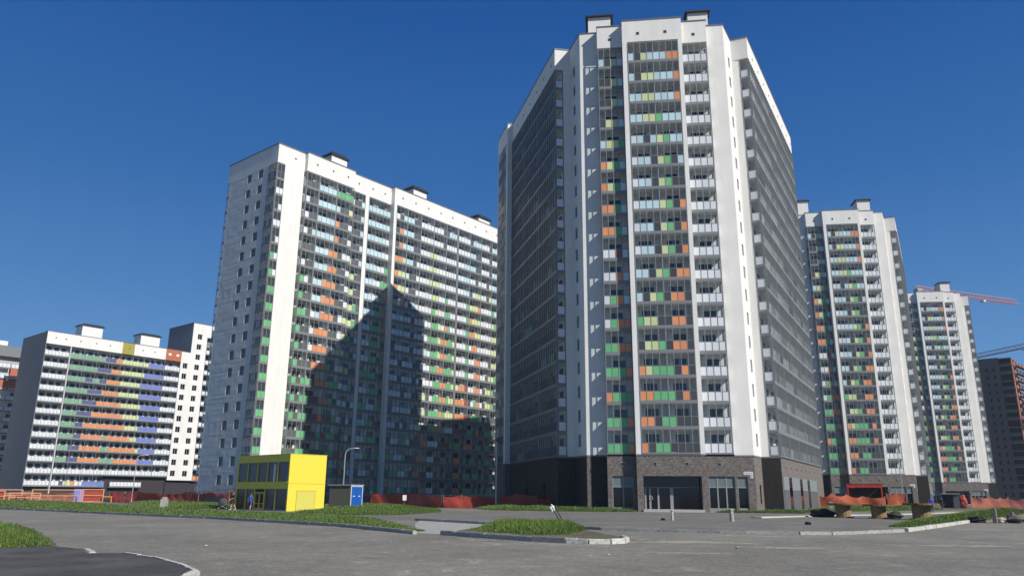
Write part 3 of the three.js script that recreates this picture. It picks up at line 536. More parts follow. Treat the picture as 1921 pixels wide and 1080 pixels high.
kerb('corner_kerb', [[18.7, -38.2], [21.77, -42.09], [27, -49], [32.9, -56.9]], { mat: M.kerbWhiteV, h: .17, w: .3 });
kerb('inner_kerb', [[-5.9, -50.2], [-3.3, -46.7], [-.63, -43]], { mat: M.kerbV, h: .15 });
kerb('far_kerb', [[19, -62], [27, -70], [38, -78.5], [48, -89], [62, -104], [82, -122]], { mat: M.kerbWhiteV, h: .1, w: .9, len: 2 });
// traffic island: low soil bed between kerbs
kerb('island_kerb', [[-2.7, -32.0], [-.9, -29.9], [.77, -28.0], [1.9, -27.1]], { mat: M.kerbV, h: .17 });
kerb('island_nose_kerb', [[1.9, -27.1], [2.6, -26.75], [3.3, -26.75], [3.8, -27.2], [4.05, -28.1], [4.05, -29.2]], { mat: M.kerbWhiteV, h: .17, len: .5 });
struct('island_soil', sheet([[-2.5, -32], [-.8, -30], [.85, -28.1], [2.0, -27.2], [2.65, -26.9], [3.2, -26.9], [3.7, -27.35], [3.95, -28.1], [3.95, -30], [3.5, -33], [3.1, -37], [1.4, -39.5], [-.6, -41], [-1.9, -35]], .11), M.soil);
struct('concrete_ramp', sheet([[-3.9, -33.3], [-2.75, -32.2], [-1.85, -35], [-.7, -41], [-.63, -42.9], [-3.2, -46.5], [-5.6, -49.8], [-5.1, -43]], .012), M.kerb);
struct('pavement', sheet([[-30, -21.5], [-13.5, -21.5], [-12.6, -22.4], [-11.2, -21.3], [-10.25, -19.9], [-9.4, -19.95], [-8.2, -18.8], [-6.95, -17.1], [-6.05, -15.6], [-5.6, -13], [-5.6, 6], [-30, 6]], .09), M.newAsphalt);
kerb('pavement_kerb', [[-11.15, -21.35], [-10.2, -19.9]], { mat: M.kerbWhiteV, h: .11, len: .9 });
kerb('pavement_kerb', [[-9.4, -19.9], [-8.15, -18.7], [-6.85, -17.0], [-5.95, -15.5], [-5.5, -13], [-5.5, -6]], { mat: M.kerbWhiteV, h: .11, len: .9, w: .14 });
struct('footpath', sheet([[-112, -164], [-67.7, -121], [-45.5, -92.5], [-23.8, -66], [-14.1, -58.4], [-8.7, -50], [-5.9, -51], [-8, -62], [-14, -66], [-20, -78], [-30, -84], [-44, -100], [-58, -124], [-96, -176]], .012), M.lot);

// dry sand washed onto the asphalt beside the island nose and along the kerbs: ragged thin sheets
{
  const sandMap = tex(512, 5, (i, j, k) => { const v = .565 + .10 * (nB[k] - .5) + .10 * (nC[k] - .5) + .12 * (nD[k] - .5); return [v * 1.03, v, v * .90]; }), sand = std({ color: [1, 1, 1], map: sandMap, roughness: 1 });
  let lvl = 0; const blob = (x, z, w, d, t) => { const n = 46, q = rr(0, 9), P = []; for (let a = 0; a < n; a++) { const f = a / n * 6.2832, r = .72 + .16 * Math.sin(f * 3 + q) + .1 * Math.sin(f * 7 - q * 2) + rr(-.13, .13), X = Math.cos(f) * w / 2 * r, Z = Math.sin(f) * d / 2 * r; P.push([x + X * Math.cos(t) - Z * Math.sin(t), z + X * Math.sin(t) + Z * Math.cos(t)]); } struct('sand_patch', sheet(P, .003 + .0004 * lvl++), sand); };
  for (const [x, z, w, d, t] of [[6.4, -28.2, 4.6, 2.2, .1], [1.9, -26.1, 4.5, .6, .6], [10.2, -32.9, 6, .7, .15], [8.6, -25.4, 3.4, .8, .1], [-1.2, -28.4, 3.2, .45, .8], [15, -27, 5, .8, .1], [4.8, -22.6, 3, .5, .1]]) { blob(x, z, w, d, t); for (let k = 0; k < 3; k++) blob(x + rr(-.6, .6) * w, z + rr(-.8, .8) * d, w * rr(.08, .25), d * rr(.15, .4), t); }
}
// ───────────────────────── grass: turf sheets with blades
const blade = (() => {
  const b = new MB(); for (let k = 0; k < 7; k++) { const a = k * .9 + (k % 3), r = .02 + .03 * (k % 4), x = Math.cos(a * 2.4) * r * 1.6, z = Math.sin(a * 2.4) * r * 1.6, h = .14 + .035 * (k % 5), lx = Math.cos(a) * .07, lz = Math.sin(a) * .07, w = .009, wx = -Math.sin(a) * w, wz = Math.cos(a) * w;
    b.quad([x - wx, 0, z - wz], [x + wx, 0, z + wz], [x + lx * .5 + wx * .8, h * .65, z + lz * .5 + wz * .8], [x + lx * .5 - wx * .8, h * .65, z + lz * .5 - wz * .8]); b.quad([x + lx * .5 - wx * .8, h * .65, z + lz * .5 - wz * .8], [x + lx * .5 + wx * .8, h * .65, z + lz * .5 + wz * .8], [x + lx, h, z + lz], [x + lx, h, z + lz]); }
  const g = b.geo(); g.deleteAttribute('color'); return g;
})();
M.blade = new THREE.MeshPhysicalMaterial({ color: 0xffffff, roughness: .9, transmission: .25, thickness: 0 });
const inside = (poly, x, z) => { let c = false; for (let i = 0, j = poly.length - 1; i < poly.length; j = i++) { const [a, b] = poly[i], [p, q] = poly[j]; if ((b > z) !== (q > z) && x < (p - a) * (z - b) / (q - b) + a) c = !c; } return c; };
const edgeDist = (poly, x, z) => { let m = 1e9; poly.forEach(([a, b], i) => { const [c, d] = poly[(i + 1) % poly.length], l = (c - a) ** 2 + (d - b) ** 2, t = Math.max(0, Math.min(1, ((x - a) * (c - a) + (z - b) * (d - b)) / l)); m = Math.min(m, Math.hypot(x - a - t * (c - a), z - b - t * (d - b))); }); return m; };
function grass(name, label, poly, count, { y = .05, rise = .2, soft = 1.5, tall = 1, clear = [] } = {}) {
  const xs = poly.map(p => p[0]), zs = poly.map(p => p[1]), x0 = Math.min(...xs), x1 = Math.max(...xs), z0 = Math.min(...zs), z1 = Math.max(...zs);
  const hAt = (x, z) => { const d = Math.min(1, edgeDist(poly, x, z) / soft); return y + rise * d * d * (3 - 2 * d) * (.75 + .25 * Math.sin(x * .9 + z * .37) * Math.sin(z * .6 - x * .2)); };
  // turf: fan of grid cells clipped to the outline
  const g = place(new THREE.Group(), name); g.userData.kind = 'stuff'; g.userData.label = label; g.userData.category = 'grass';
  const span = Math.max(x1 - x0, z1 - z0), st = Math.max(.35, span / 90), mb = new MB();
  for (let x = x0 - st; x < x1; x += st) for (let z = z0 - st; z < z1; z += st) {
    const cx = x + st / 2, cz = z + st / 2; if (!inside(poly, cx, cz) && edgeDist(poly, cx, cz) > st * .5) continue;
    const P = (a, b) => [a, inside(poly, a, b) ? hAt(a, b) : -.08, b]; mb.quad(P(x, z + st), P(x + st, z + st), P(x + st, z), P(x, z));
  }
  const tg = mb.geo(); tg.computeVertexNormals(); part('turf', tg, M.turf, g);
  const spots = []; let guard = 0;
  while (spots.length < count && guard++ < count * 12) { const x = rr(x0, x1), z = rr(z0, z1); if (!inside(poly, x, z)) continue; if (clear.some(([a, b, r]) => Math.hypot(x - a, z - b) < r)) continue; spots.push([x, z]); }
  const im = new THREE.InstancedMesh(blade, M.blade, spots.length), m4 = new THREE.Matrix4(), q = new THREE.Quaternion(), e = new THREE.Euler(), c = new THREE.Color();
  spots.forEach(([x, z], i) => {
    const dist = Math.hypot(x, z), w = 1 + Math.max(0, dist - 30) / 45, n = .5 + .5 * Math.sin(x * 1.7 + Math.sin(z * 1.3) * 2) * Math.sin(z * 1.1 + x * .4), n2 = Math.sin(x * .63 + 1.3 * Math.sin(z * .41)) * Math.sin(z * .57 + 2), ed = Math.min(1, .35 + edgeDist(poly, x, z) / .9), s = tall * ed * (.4 + .45 * n + .25 * n2 + .55 * rnd() * rnd());
    e.set(rr(-.25, .25), rr(0, 6.28), rr(-.25, .25)); q.setFromEuler(e); m4.compose(new THREE.Vector3(x, hAt(x, z) - .01, z), q, new THREE.Vector3(1.2 * w, s, 1.2 * w)); im.setMatrixAt(i, m4);
    const k = rr(.75, 1.2), dry = rnd() < .12 ? 1 : 0; c.setRGB((.10 + .03 * n + .09 * dry) * k, (.185 + .035 * n + .02 * dry) * k, (.024 + .02 * dry) * k); im.setColorAt(i, c);
  });
  im.name = 'grass_blades'; im.castShadow = im.receiveShadow = true; g.add(im); return g;
}
grass('grass_verge', 'grass strip along the road kerb on the left', [[-108, -131.4], [-74.8, -101], [-48.1, -76.3], [-30, -60.4], [-18.4, -50.6], [-8.2, -40], [-4.1, -33.4], [-4.3, -36], [-5.0, -38.5], [-8.7, -50.5], [-14.1, -58.8], [-23.8, -66.3], [-45.5, -93], [-67.7, -121.5], [-112, -166]], 60000, { y: .09, rise: .04, tall: .58 });
grass('grass_bank', 'grass bank between the yellow pavilion and the parking lot', [[-19, -70.6], [-17.5, -74.5], [-16.6, -82], [-22, -95], [-26, -108], [-20, -110], [-13, -100], [-7.5, -84], [-6.8, -74.5], [-8.6, -64], [-11.5, -62], [-14.8, -64.5]], 22000, { y: .05, rise: .35, soft: 4, tall: .9 });
grass('grass_bank', 'grass strip along the brick base of the largest tower', [[-4, -96], [-2, -88], [4, -84.5], [9.5, -83.2], [13.1, -83.4], [13.1, -86], [8, -88.5], [4.5, -92], [2, -98], [-2, -104]], 9000, { y: .05, rise: .3, soft: 2.5, tall: .9 });
grass('grass_bank', 'narrow grass strip under the shop windows of the largest tower', [[21.8, -83.2], [30, -81.6], [33.5, -86.2], [29.5, -87.6], [26.5, -84.6], [22, -85]], 4000, { y: .05, rise: .12, soft: 1, tall: .6 });
grass('grass_bank', 'grass patch below the orange netting on the right', [[40, -96], [62, -116], [66, -124], [56, -126], [44, -112], [36, -98]], 9000, { y: .05, rise: .35, soft: 3 });
grass('grass_bank', 'long grass island beside the wooden cable reels', [[20.9, -44.3], [23, -44.9], [34.1, -58.6], [54.5, -86], [65, -101.5], [62.5, -105], [40.6, -74], [25.4, -51.4]], 24000, { y: .05, rise: .28, soft: 2.2, tall: .9 });
grass('grass_clump', 'tall grass clump on the traffic island', [[-1.6, -34.2], [-.2, -31.9], [1.0, -30.4], [2.0, -30.6], [2.7, -33], [3.3, -37], [2.2, -39.8], [.6, -40.5], [-.5, -40.2]], 9000, { y: .1, rise: .06, soft: 1.2, tall: 1.5 });
grass('grass_clump', 'grass patch in the lower left corner', [[-31, -40], [-22.4, -35.5], [-18.7, -31.4], [-12.75, -22.6], [-13.4, -21.7], [-30, -21.9]], 26000, { y: .08, rise: .16, soft: 1.2, tall: 1.2 });
grass('grass_bank', 'grass patch left of the yellow pavilion', [[-35.6, -84.2], [-30.2, -82.6], [-31.5, -92], [-38, -108], [-49, -122], [-58, -131], [-56, -118], [-44, -98]], 12000, { y: .05, rise: .2, soft: 2 });
crane('red tower crane jib reaching out behind the farthest white tower', [150.7, -264.2], [.929, -.371], .55, 72, 41, 10);
crane('red tower crane jib above the dark unfinished block', [214, -265], [-.233, -.9725], .6, 60, 64, 12);

// ───────────────────────── yellow pavilion
const yel = std({ color: [.78, .645, .055], roughness: .5 });
{
  const ux = -.910, uz = -.415;       // front wall runs from the near corner to the left
  const th = Math.atan2(.415, -.910);
  const g = thing('yellow_pavilion', 'two-storey yellow pavilion with dark glass front beside the road', 'pavilion', [-20.75 - 9.3 * .749, 0, -74.26 - 9.3 * .663], Math.atan2(-.663, .749));
  const Wd = 9.3, Dp = 4.1, Ht = 5.19, F = FRONT;
  const shell = new MB(); shell.box(F, Wd - .18, Wd, 0, Ht, -Dp, .0).box(F, 0, .18, 0, Ht, -Dp, -.0).box(F, .18, Wd - .18, 0, Ht, -Dp, -Dp + .15).box(F, .18, Wd - .18, Ht - .25, Ht - .02, -Dp + .15, -.22); shell.to('shell', yel, g);
  new MB().box(F, .18, Wd - .18, 4.52, Ht, -.22, .0).to('upper_fascia', yel, g);
  new MB().box(F, .18, Wd - .18, 2.02, 2.62, -.22, .0).to('middle_fascia', yel, g);
  new MB().box(F, -.03, Wd + .03, Ht, Ht + .05, -Dp - .03, .04).to('roof_edge', yel, g);
  new MB().box(F, .18, Wd - .18, 2.62, 2.68, -.2, .05).to('ledge', yel, g);
  new MB().box(F, .2, Wd - .2, 2.1, 2.5, -Dp + .2, -.25).to('floor', M.concrete, g); new MB().box(F, .2, Wd - .2, 0, .12, -Dp + .2, -.05).to('floor', M.concrete, g);
  const n = 5, st = (Wd - .36) / n, blue = std({ color: [.055, .06, .075], roughness: .12 });
  for (let k = 0; k <= n; k++) { const x = .18 + k * st; if (k && k < n) new MB().box(F, x - .05, x + .05, 2.68, 4.52, -.16, .015).to('mullion', yel, g); }
  for (let k = 0; k < n; k++) { const x = .18 + k * st; new MB().box(F, x + .05, x + st - .05, 2.68, 4.52, -.12, -.09).to('upper_pane', blue, g); }
  new MB().box(F, .18 + 3.55 * st, .18 + 3.75 * st, 2.7, 4.3, -.085, -.06).to('white_sheet', M.wall, g);
  for (const x of [1.9, 3.5, 5.35, 7.2]) new MB().box(F, x - .05, x + .05, .12, 2.02, -.16, .015).to('mullion', yel, g);
  for (const [a, b] of [[.18, 1.85], [1.95, 3.45], [5.4, 7.15], [7.25, 9.12]]) new MB().box(F, a, b, .12, 2.02, -.12, -.09).to('lower_pane', a < 1 ? M.glassDark : blue, g);
  new MB().box(F, 3.55, 5.3, 1.78, 2.02, -.14, -.08).to('door_lintel', M.dark, g);
  for (const [a, b] of [[3.6, 4.42], [4.44, 5.26]]) { const d = new MB(); d.box(F, a, a + .08, .12, 1.72, -.12, -.02).box(F, b - .08, b, .12, 1.72, -.12, -.02).box(F, a + .08, b - .08, 1.62, 1.72, -.12, -.02).box(F, a + .08, b - .08, .12, .22, -.12, -.02).box(F, a + .08, b - .08, .62, .68, -.11, -.03); const r = d.to('door', yel, g); new MB().box(F, a + .08, b - .08, .22, 1.62, -.09, -.07).to('door_pane', M.glassDark, r); }
  const S = frame(Wd, 0, 0, -1);
  new MB().box(S, 1.0, 3.0, .1, 1.85, .002, .03).to('side_panel', std({ color: [.62, .56, .10], roughness: .6 }), g);
  const tr = new MB(); tr.box(S, .94, 1.0, .1, 1.91, .002, .05).box(S, 3.0, 3.06, .1, 1.91, .002, .05).box(S, 1.0, 3.0, 1.85, 1.91, .002, .05); tr.to('side_panel_trim', std({ color: [.6, .48, .04] }), g);
  new MB().box(S, .0, Dp, 2.5, 2.53, .002, .02).to('sheet_joint', std({ color: [.55, .44, .03] }), g);
}
// ───────────────────────── transformer box with the blue doors
{
  const g = thing('transformer_box', 'dark metal utility box with bright blue doors beside the yellow pavilion', 'utility box', [-17.3, 0, -86.3], 64 * Math.PI / 180);
  const blue = std({ color: [.012, .10, .42], roughness: .4 });
  new MB().box(FRONT, 0, 2.1, 0, 2.5, -2.9, -.02).to('body', std({ color: [.12, .12, .10], roughness: .8 }), g);
  new MB().box(FRONT, -.12, 2.2, 2.5, 2.6, -3.0, .1).to('roof', std({ color: [.42, .44, .46], roughness: .4 }), g);
  for (const [a, b] of [[.1, 1.04], [1.06, 2.0]]) { const d = new MB().box(FRONT, a, b, .3, 2.38, -.02, .03).to('blue_door', blue, g); new MB().box(FRONT, a + .3, a + .62, 1.35, 1.43, .03, .035).to('warning_label', M.wall, d); new MB().box(FRONT, a + .44, a + .48, 1.62, 1.85, .03, .05).to('door_handle', M.fascia, d); }
  const f = new MB(); f.box(FRONT, 0, .1, 0, 2.5, -.02, .05).box(FRONT, 2.0, 2.1, 0, 2.5, -.02, .05).box(FRONT, .1, 2.0, 2.38, 2.5, -.02, .05); f.to('corner_trim', std({ color: [.6, .62, .64] }), g);
}
// ───────────────────────── lamp posts and poles
const galv = std({ color: [.42, .43, .44], roughness: .45, metalness: .4 });
function lampPost(label, x, z, h, arm, turn, r = .07) {
  const g = thing('street_lamp', label, 'street lamp', [x, 0, z], turn, 'street lamps');
  const c = new THREE.CatmullRomCurve3([[0, 0, 0], [0, h * .5, 0], [0, h - 1.0, 0], [.06, h - .5, 0], [.28, h - .18, 0], [arm * .6, h - .04, 0], [arm, h, 0]].map(p => new THREE.Vector3(...p)), false, 'centripetal');
  part('post', new THREE.TubeGeometry(c, 40, r, 10), galv, g);
  const hd = new THREE.SphereGeometry(.5, 14, 8); hd.scale(.75, .16, .3); hd.translate(arm + .22, h + .02, 0); part('lamp_head', hd, std({ color: [.65, .66, .66], roughness: .4 }), g);
  const b = new THREE.CylinderGeometry(r * 1.6, r * 1.8, .6, 12); b.translate(0, .3, 0); part('base_sleeve', b, galv, g);
}
lampPost('curved street lamp behind the blue utility box', -20.6, -98, 7.1, 1.15, 0);
lampPost('thin street lamp on the far left in front of the painted balconies', -59.1, -124.7, 7.4, 1.1, .5, .06);
function pole(name, label, category, x, z, h, r, mat, lean = 0) { const g = thing(name, label, category, [x, 0, z]); const a = new THREE.CylinderGeometry(r * .8, r, h, 12); a.translate(0, h / 2, 0); part('shaft', a, mat, g); const b = new THREE.CylinderGeometry(r * 2.2, r * 2.6, .3, 12); b.translate(0, .15, 0); part('footing', b, M.concrete, g); g.rotation.z = lean; }
pole('utility_pole', 'slim pale pole beside the left edge of the largest tower', 'pole', -1.75, -98, 8, .14, galv);
pole('utility_pole', 'thin pole in front of the shop windows of the second tower', 'pole', 64, -130, 9.5, .07, galv);

// ───────────────────────── plastic netting fences
const netMap = tex(512, 2.4, (i, j, k) => { const v = .82 + .2 * (nB[k] - .5) + .16 * (nC[k] - .5); return [v, v, v]; });
const netMat = c => new THREE.MeshPhysicalMaterial({ color: new THREE.Color().setRGB(...c), map: netMap, roughness: .75, transmission: .18, thickness: 0, side: THREE.DoubleSide });
const netRed = netMat([.62, .075, .04]), netOrange = netMat([.72, .15, .06]), post = std({ color: [.24, .17, .12] });
function netting(label, pts, h, mat, { sag = .18, posts = true, y = 0, leanEnd = 1 } = {}) {
  const g = thing('netting_fence', label, 'fence', [pts[0][0], y, pts[0][1]], 0, 'plastic netting fences'), o = pts[0], V = [], I = [], U = []; let run = 0, row = 0; const ny = 7;
  for (let i = 0; i + 1 < pts.length; i++) {
    const a = pts[i], b = pts[i + 1], l = Math.hypot(b[0] - a[0], b[1] - a[1]), nx = -(b[1] - a[1]) / l, nz = (b[0] - a[0]) / l, n = Math.max(4, Math.round(l / .35)), bow = rr(.1, .35), sg = sag * rr(.4, 1.5), ha = h * (a[2] ?? 1), hb = h * (b[2] ?? 1), ph = rr(0, 6);
    for (let k = i ? 1 : 0; k <= n; k++) { const t = k / n, s4 = 4 * t * (1 - t); for (let j = 0; j <= ny; j++) { const v = j / ny, off = bow * s4 * Math.sin(v * 3.1 + ph) + .05 * Math.sin(t * l * 3 + v * 5 + ph) + .03 * Math.sin(t * l * 8 - v * 9); V.push(a[0] + (b[0] - a[0]) * t - o[0] + nx * off, v * ((ha + (hb - ha) * t) - sg * s4) + .03, a[1] + (b[1] - a[1]) * t - o[1] + nz * off); U.push(run + l * t, v * h); } row++; }
    run += l;
  }
  for (let r = 0; r + 1 < row; r++) for (let j = 0; j < ny; j++) { const p = r * (ny + 1) + j, q = p + ny + 1; I.push(p, q, q + 1, p, q + 1, p + 1); }
  const gm = new THREE.BufferGeometry(); gm.setAttribute('position', new THREE.Float32BufferAttribute(V, 3)); gm.setAttribute('uv', new THREE.Float32BufferAttribute(U, 2)); gm.setIndex(I); gm.computeVertexNormals(); part('netting', gm, mat, g);
  if (posts) for (const p of pts) { const b = new MB(); b.bar([p[0] - o[0] + .03, 0, p[1] - o[1] - .06], [p[0] - o[0] + rr(-.12, .12), h * (p[2] ?? 1) + rr(.05, .3), p[1] - o[1] - .06 + rr(-.08, .08)], .07); b.to('stake', post, g); }
}
netting('red netting fence behind the blue utility box, below the shadowed balconies', [[-19.6, -112], [-14, -109, 1.05], [-10.6, -105, .95], [-8.6, -101, .8]], 1.75, netRed);
netting('red netting fence sagging between grass bank and slim pale pole', [[-8.4, -100.5, .85], [-6.2, -100], [-3.9, -99.5, .95], [-1.6, -99, 1]], 1.6, netRed, { sag: .3 });
netting('red netting fence leaning towards the dark corner of the largest tower', [[-1.3, -97.6, 1], [.6, -96, 1.05], [3, -94.5, .9], [4.7, -93.4, .72]], 1.75, netRed);
netting('red netting fence left of the yellow pavilion', [[-68.5, -136.5, .9], [-62, -132.4, 1], [-56.2, -128.4, .85], [-50, -124, 1], [-45, -119.8, .95], [-40.5, -116.4, 1]], 1.9, netRed, { sag: .35 });
netting('faded orange netting at the left edge below the grey end wall', [[-88, -132.6], [-82.5, -136.5, .95], [-76.5, -139.8, .9]], 1.7, netMat([.5, .17, .09]));
netting('orange netting before the base of the second white tower, left part', [[43.4, -113, .95], [45.2, -112.3, 1.02], [47.4, -112.4, .95], [50, -113.4, .85], [53.3, -113.6, .8]], 2.15, netOrange, { sag: .35 });
netting('orange netting right of the red scaffold frame', [[54.3, -115, 1], [55.5, -114.8, 1.05], [56.9, -114.8, 1]], 2.2, netOrange);
netting('long orange netting fence before the farthest white tower', [[82.9, -143.8], [84.8, -143.7, .95], [86.7, -143.9, 1], [88.4, -144, .95], [90, -144.2, 1]], 1.9, netMat([.62, .17, .10]));
netting('dark red netting at the far right under the unfinished block', [[90.3, -144.6], [93, -144.9, .95], [96, -145.4, 1]], 1.7, netMat([.3, .05, .06]));

// red scaffold frame over the second tower's entrance
{
  const g = thing('scaffold_canopy', 'red framed entrance canopy hung with netting before the second tower', 'canopy', [49.7, 0, -117.2], -24 * Math.PI / 180);
  const red = std({ color: [.58, .05, .025], roughness: .6 });
  for (const x of [0, 4.5]) for (const z of [0, -2]) { const b = new MB(); b.bar([x, 0, z], [x, 3.5, z], .16); b.to('post', red, g); }
  const f = new MB(); f.box(FRONT, -.15, 2.15, 3.1, 3.55, -.05, .1).box(FRONT, 2.22, 4.65, 3.1, 3.55, -.05, .1); f.to('fascia_board', red, g);
  new MB().box(FRONT, -.2, 4.7, 3.56, 3.62, -2.2, .15).to('roof_sheet', red, g); new MB().box(FRONT, 4.42, 4.52, 0, 3.1, -2, -.1).to('side_sheet', netOrange, g);
  new MB().box(FRONT, .1, 4.4, .2, 3.05, -2.05, -2).to('dark_sheet', M.dark, g);
}
// grey site shed before the farthest tower
{
  const g = thing('site_shed', 'small grey open-fronted site shed before the farthest tower', 'shed', [77.6, 0, -143.6], -29 * Math.PI / 180), m = std({ color: [.10, .10, .12] });
  new MB().box(FRONT, 0, 2.8, 0, 2.4, -2.4, -2.25).to('back_wall', m, g); new MB().box(FRONT, 0, .12, 0, 2.4, -2.25, 0).to('side_wall', m, g); new MB().box(FRONT, 2.68, 2.8, 0, 2.4, -2.25, 0).to('side_wall', m, g); new MB().box(FRONT, 1.8, 2.68, 0, 2.3, -.1, 0).to('door', std({ color: [.13, .14, .16] }), g);
  new MB().box(FRONT, -.15, 2.95, 2.4, 2.52, -2.6, .2).to('roof', std({ color: [.5, .51, .54] }), g);
}
{ const g = thing('netting_bundle', 'crumpled red netting bundle beside the grey site shed', 'netting', [81.8, 0, -144.4]); const s = new THREE.SphereGeometry(.8, 16, 12); const p = s.attributes.position; for (let i = 0; i < p.count; i++) { const k = 1 + .25 * Math.sin(p.getX(i) * 9 + p.getY(i) * 7) * Math.cos(p.getZ(i) * 8); p.setXYZ(i, p.getX(i) * k * .9, p.getY(i) * k * 1.5 + 1.0, p.getZ(i) * k * .8); } s.computeVertexNormals(); part('bundle', s, netRed, g); }
// lean-to shelter by the slab block
{
  const g = thing('lean_to', 'low brown lean-to roof on a thin post at the slab block', 'shelter', [-40.2, 0, -111.5], .1), m = std({ color: [.075, .06, .05] }), wm = std({ color: [.20, .13, .09] });
  const r = new MB(); r.quad([-3.2, 1.75, 1.4], [2.6, 2.45, 1.4], [2.6, 2.6, -1.4], [-3.2, 1.85, -1.4]); r.quad([-3.2, 1.7, -1.4], [2.6, 2.4, -1.4], [2.6, 2.3, 1.4], [-3.2, 1.62, 1.4]); r.quad([-3.2, 1.62, 1.4], [2.6, 2.3, 1.4], [2.6, 2.45, 1.4], [-3.2, 1.75, 1.4]); r.quad([-3.2, 1.7, -1.4], [-3.2, 1.62, 1.4], [-3.2, 1.75, 1.4], [-3.2, 1.85, -1.4]); r.to('roof', m, g);
  for (const [x, z, h] of [[-2.9, 1.2, 1.65], [1.2, 1.2, 2.2], [1.2, -1.2, 2.3], [-2.9, -1.2, 1.7]]) { const b = new MB(); b.bar([x, 0, z], [x, h, z], .1); b.to('post', wm, g); }
  new MB().box(FRONT, -2.6, -.4, .0, 1.2, -1.1, -.9).to('back_board', std({ color: [.3, .26, .23] }), g);
}
// ───────────────────────── timber barrier frames on the far left
const timber = std({ color: [.60, .30, .17], roughness: .8 });
function barrier(label, x, z, turn, w, h, red) {
  const g = thing('barrier_frame', label, 'barrier', [x, 0, z], turn, 'timber barrier frames on the far left');
  for (const s of [0, w]) { const b = new MB(); b.bar([s, 0, 0], [s, h, 0], .16); b.to('post', timber, g); }
  for (const y of [.12, h * .52, h - .06]) { const b = new MB(); b.bar([.09, y, 0], [w - .09, y, 0], .13); b.to('rail', timber, g); }
  if (red) new MB().box(FRONT, .1, w - .1, .2, h - .15, -.14, -.12).to('netting_infill', netRed, g);
}
barrier('pale timber barrier frame filled with red netting on the far left', -70.9, -132.4, .484, 3.0, 2.15, true);
barrier('bare timber barrier rail beside the netting-filled barrier frame', -77.2, -128.8, .52, 6.9, 2.05, false);
barrier('timber barrier rail in the left corner of the site', -84.2, -124.6, .55, 6.8, 2.0, false);
function trestle(label, x, z, turn, m) {
  const g = thing('trestle', label, 'trestle', [x, 0, z], turn, 'trestles by the timber barriers');
  new MB().bar([-.75, .95, 0], [.75, .95, 0], .14).to('beam', m, g);
  for (const s of [-.6, .6]) for (const k of [-1, 1]) new MB().bar([s, .92, 0], [s * 1.15, 0, k * .45], .09).to('leg', m, g);
}
trestle('orange trestle just right of the netting-filled barrier frame', -67.4, -133.6, .3, std({ color: [.62, .27, .06] }));
trestle('dark brown trestle in front of the bare timber rail', -73.9, -130.6, .6, std({ color: [.16, .08, .05] }));
trestle('brown trestle next to the netting-filled barrier frame, left side', -72.1, -131.4, .2, std({ color: [.22, .10, .06] }));
barrier('low timber rail between the corner rail and the bare barrier rail', -79.4, -126.6, .5, 4.2, 1.5, false);
barrier('narrow netting-filled timber frame in the left corner of the site', -81.8, -125, .55, 2.2, 1.8, true);
trestle('dark trestle in the left corner of the site', -78.2, -127.6, 1.0, std({ color: [.10, .05, .03] }));
// pale concrete block on the path
{ const g = thing('concrete_block', 'pale concrete block standing on the path left of the pavilion', 'block', [-37.8, 0, -87.4], .3); new MB().box(FRONT, -.38, .38, 0, .95, -.3, .3).box(FRONT, -.24, .24, .95, 1.15, -.2, .2).to('block', std({ color: [.9, .9, .9], map: kerbMap }), g); new MB().box(FRONT, -.5, .5, 0, .08, -.4, .4).to('foot', M.concrete, g); }
// panels stacked below the painted balconies
{ const g = thing('stacked_panel', 'violet blue balcony panels stacked behind the timber barrier', 'panel', [-76.8, 0, -140.3], .5); new MB().box(FRONT, 0, 2.0, .1, 2.2, 0, .25).to('panel', std({ color: COL.b, roughness: .5 }), g); new MB().box(FRONT, 2.1, 3.1, .1, 1.9, 0, .25).to('panel', std({ color: COL.W, roughness: .5 }), g); new MB().box(FRONT, .1, 3.0, 0, .1, -.2, .4).to('pallet', timber, g); }

// ───────────────────────── wooden cable reels and rubble
const woodMap = tex(512, 1.6, (i, j, k) => { const b = Math.floor(i / 64), v = .62 + .12 * Math.sin(b * 91.7) + .16 * (nV[k] - .5) + .1 * (nC[k] - .5), jn = i % 64 < 3 ? .45 : 1; return [v * jn, v * .83 * jn, v * .6 * jn]; });
const wood = std({ color: [.82, .80, .76], map: woodMap, roughness: .85 }), oldWood = std({ color: [.62, .56, .48], map: woodMap, roughness: .9 });
function disc(r, y0, y1, mat, name, parent) {    // planks sawn to a round flange
  const n = 9, pl = new THREE.Group(); const root = part(name, new THREE.CylinderGeometry(r * .35, r * .35, (y1 - y0) * .6, 20).translate(0, (y0 + y1) / 2, 0), mat, parent);
  for (let i = 0; i < n; i++) { const a = -r + 2 * r * i / n + .006, b = -r + 2 * r * (i + 1) / n - .006, w = k => Math.sqrt(Math.max(.02, r * r - k * k)); const sh = [[a, w(a)], [b, w(b)], [b, -w(b)], [a, -w(a)]]; const dy = rr(-.008, .008); part('plank', new MB().prism(sh, y0 + dy, y1 + dy).geo(), mat, root); }
  return root;
}
function reel(label, x, z, r, h, rd, turn, rb) {
  const g = thing('cable_reel', label, 'cable reel', [x, 0, z], turn, 'wooden cable reels lying on the lot');
  disc(rb ?? r * .7, 0, .09, wood, 'bottom_flange', g); disc(r, h - .13, h, oldWood, 'top_flange', g);
  const dr = part('drum', new THREE.CylinderGeometry(rd * .86, rd * .86, h - .19, 24).translate(0, h / 2, 0), wood, g);
  for (let i = 0; i < 16; i++) { const a = i / 16 * 6.2832, s = new THREE.BoxGeometry(rd * .37, h - .185, .05); const m = part('stave', s, wood, dr); m.position.set(Math.sin(a) * rd * .93, h / 2, Math.cos(a) * rd * .93); m.rotation.y = a; }
}
reel('leftmost wooden cable reel lying on the parking lot', 27.2, -65.5, 1.12, 1.12, .58, .2, .8);
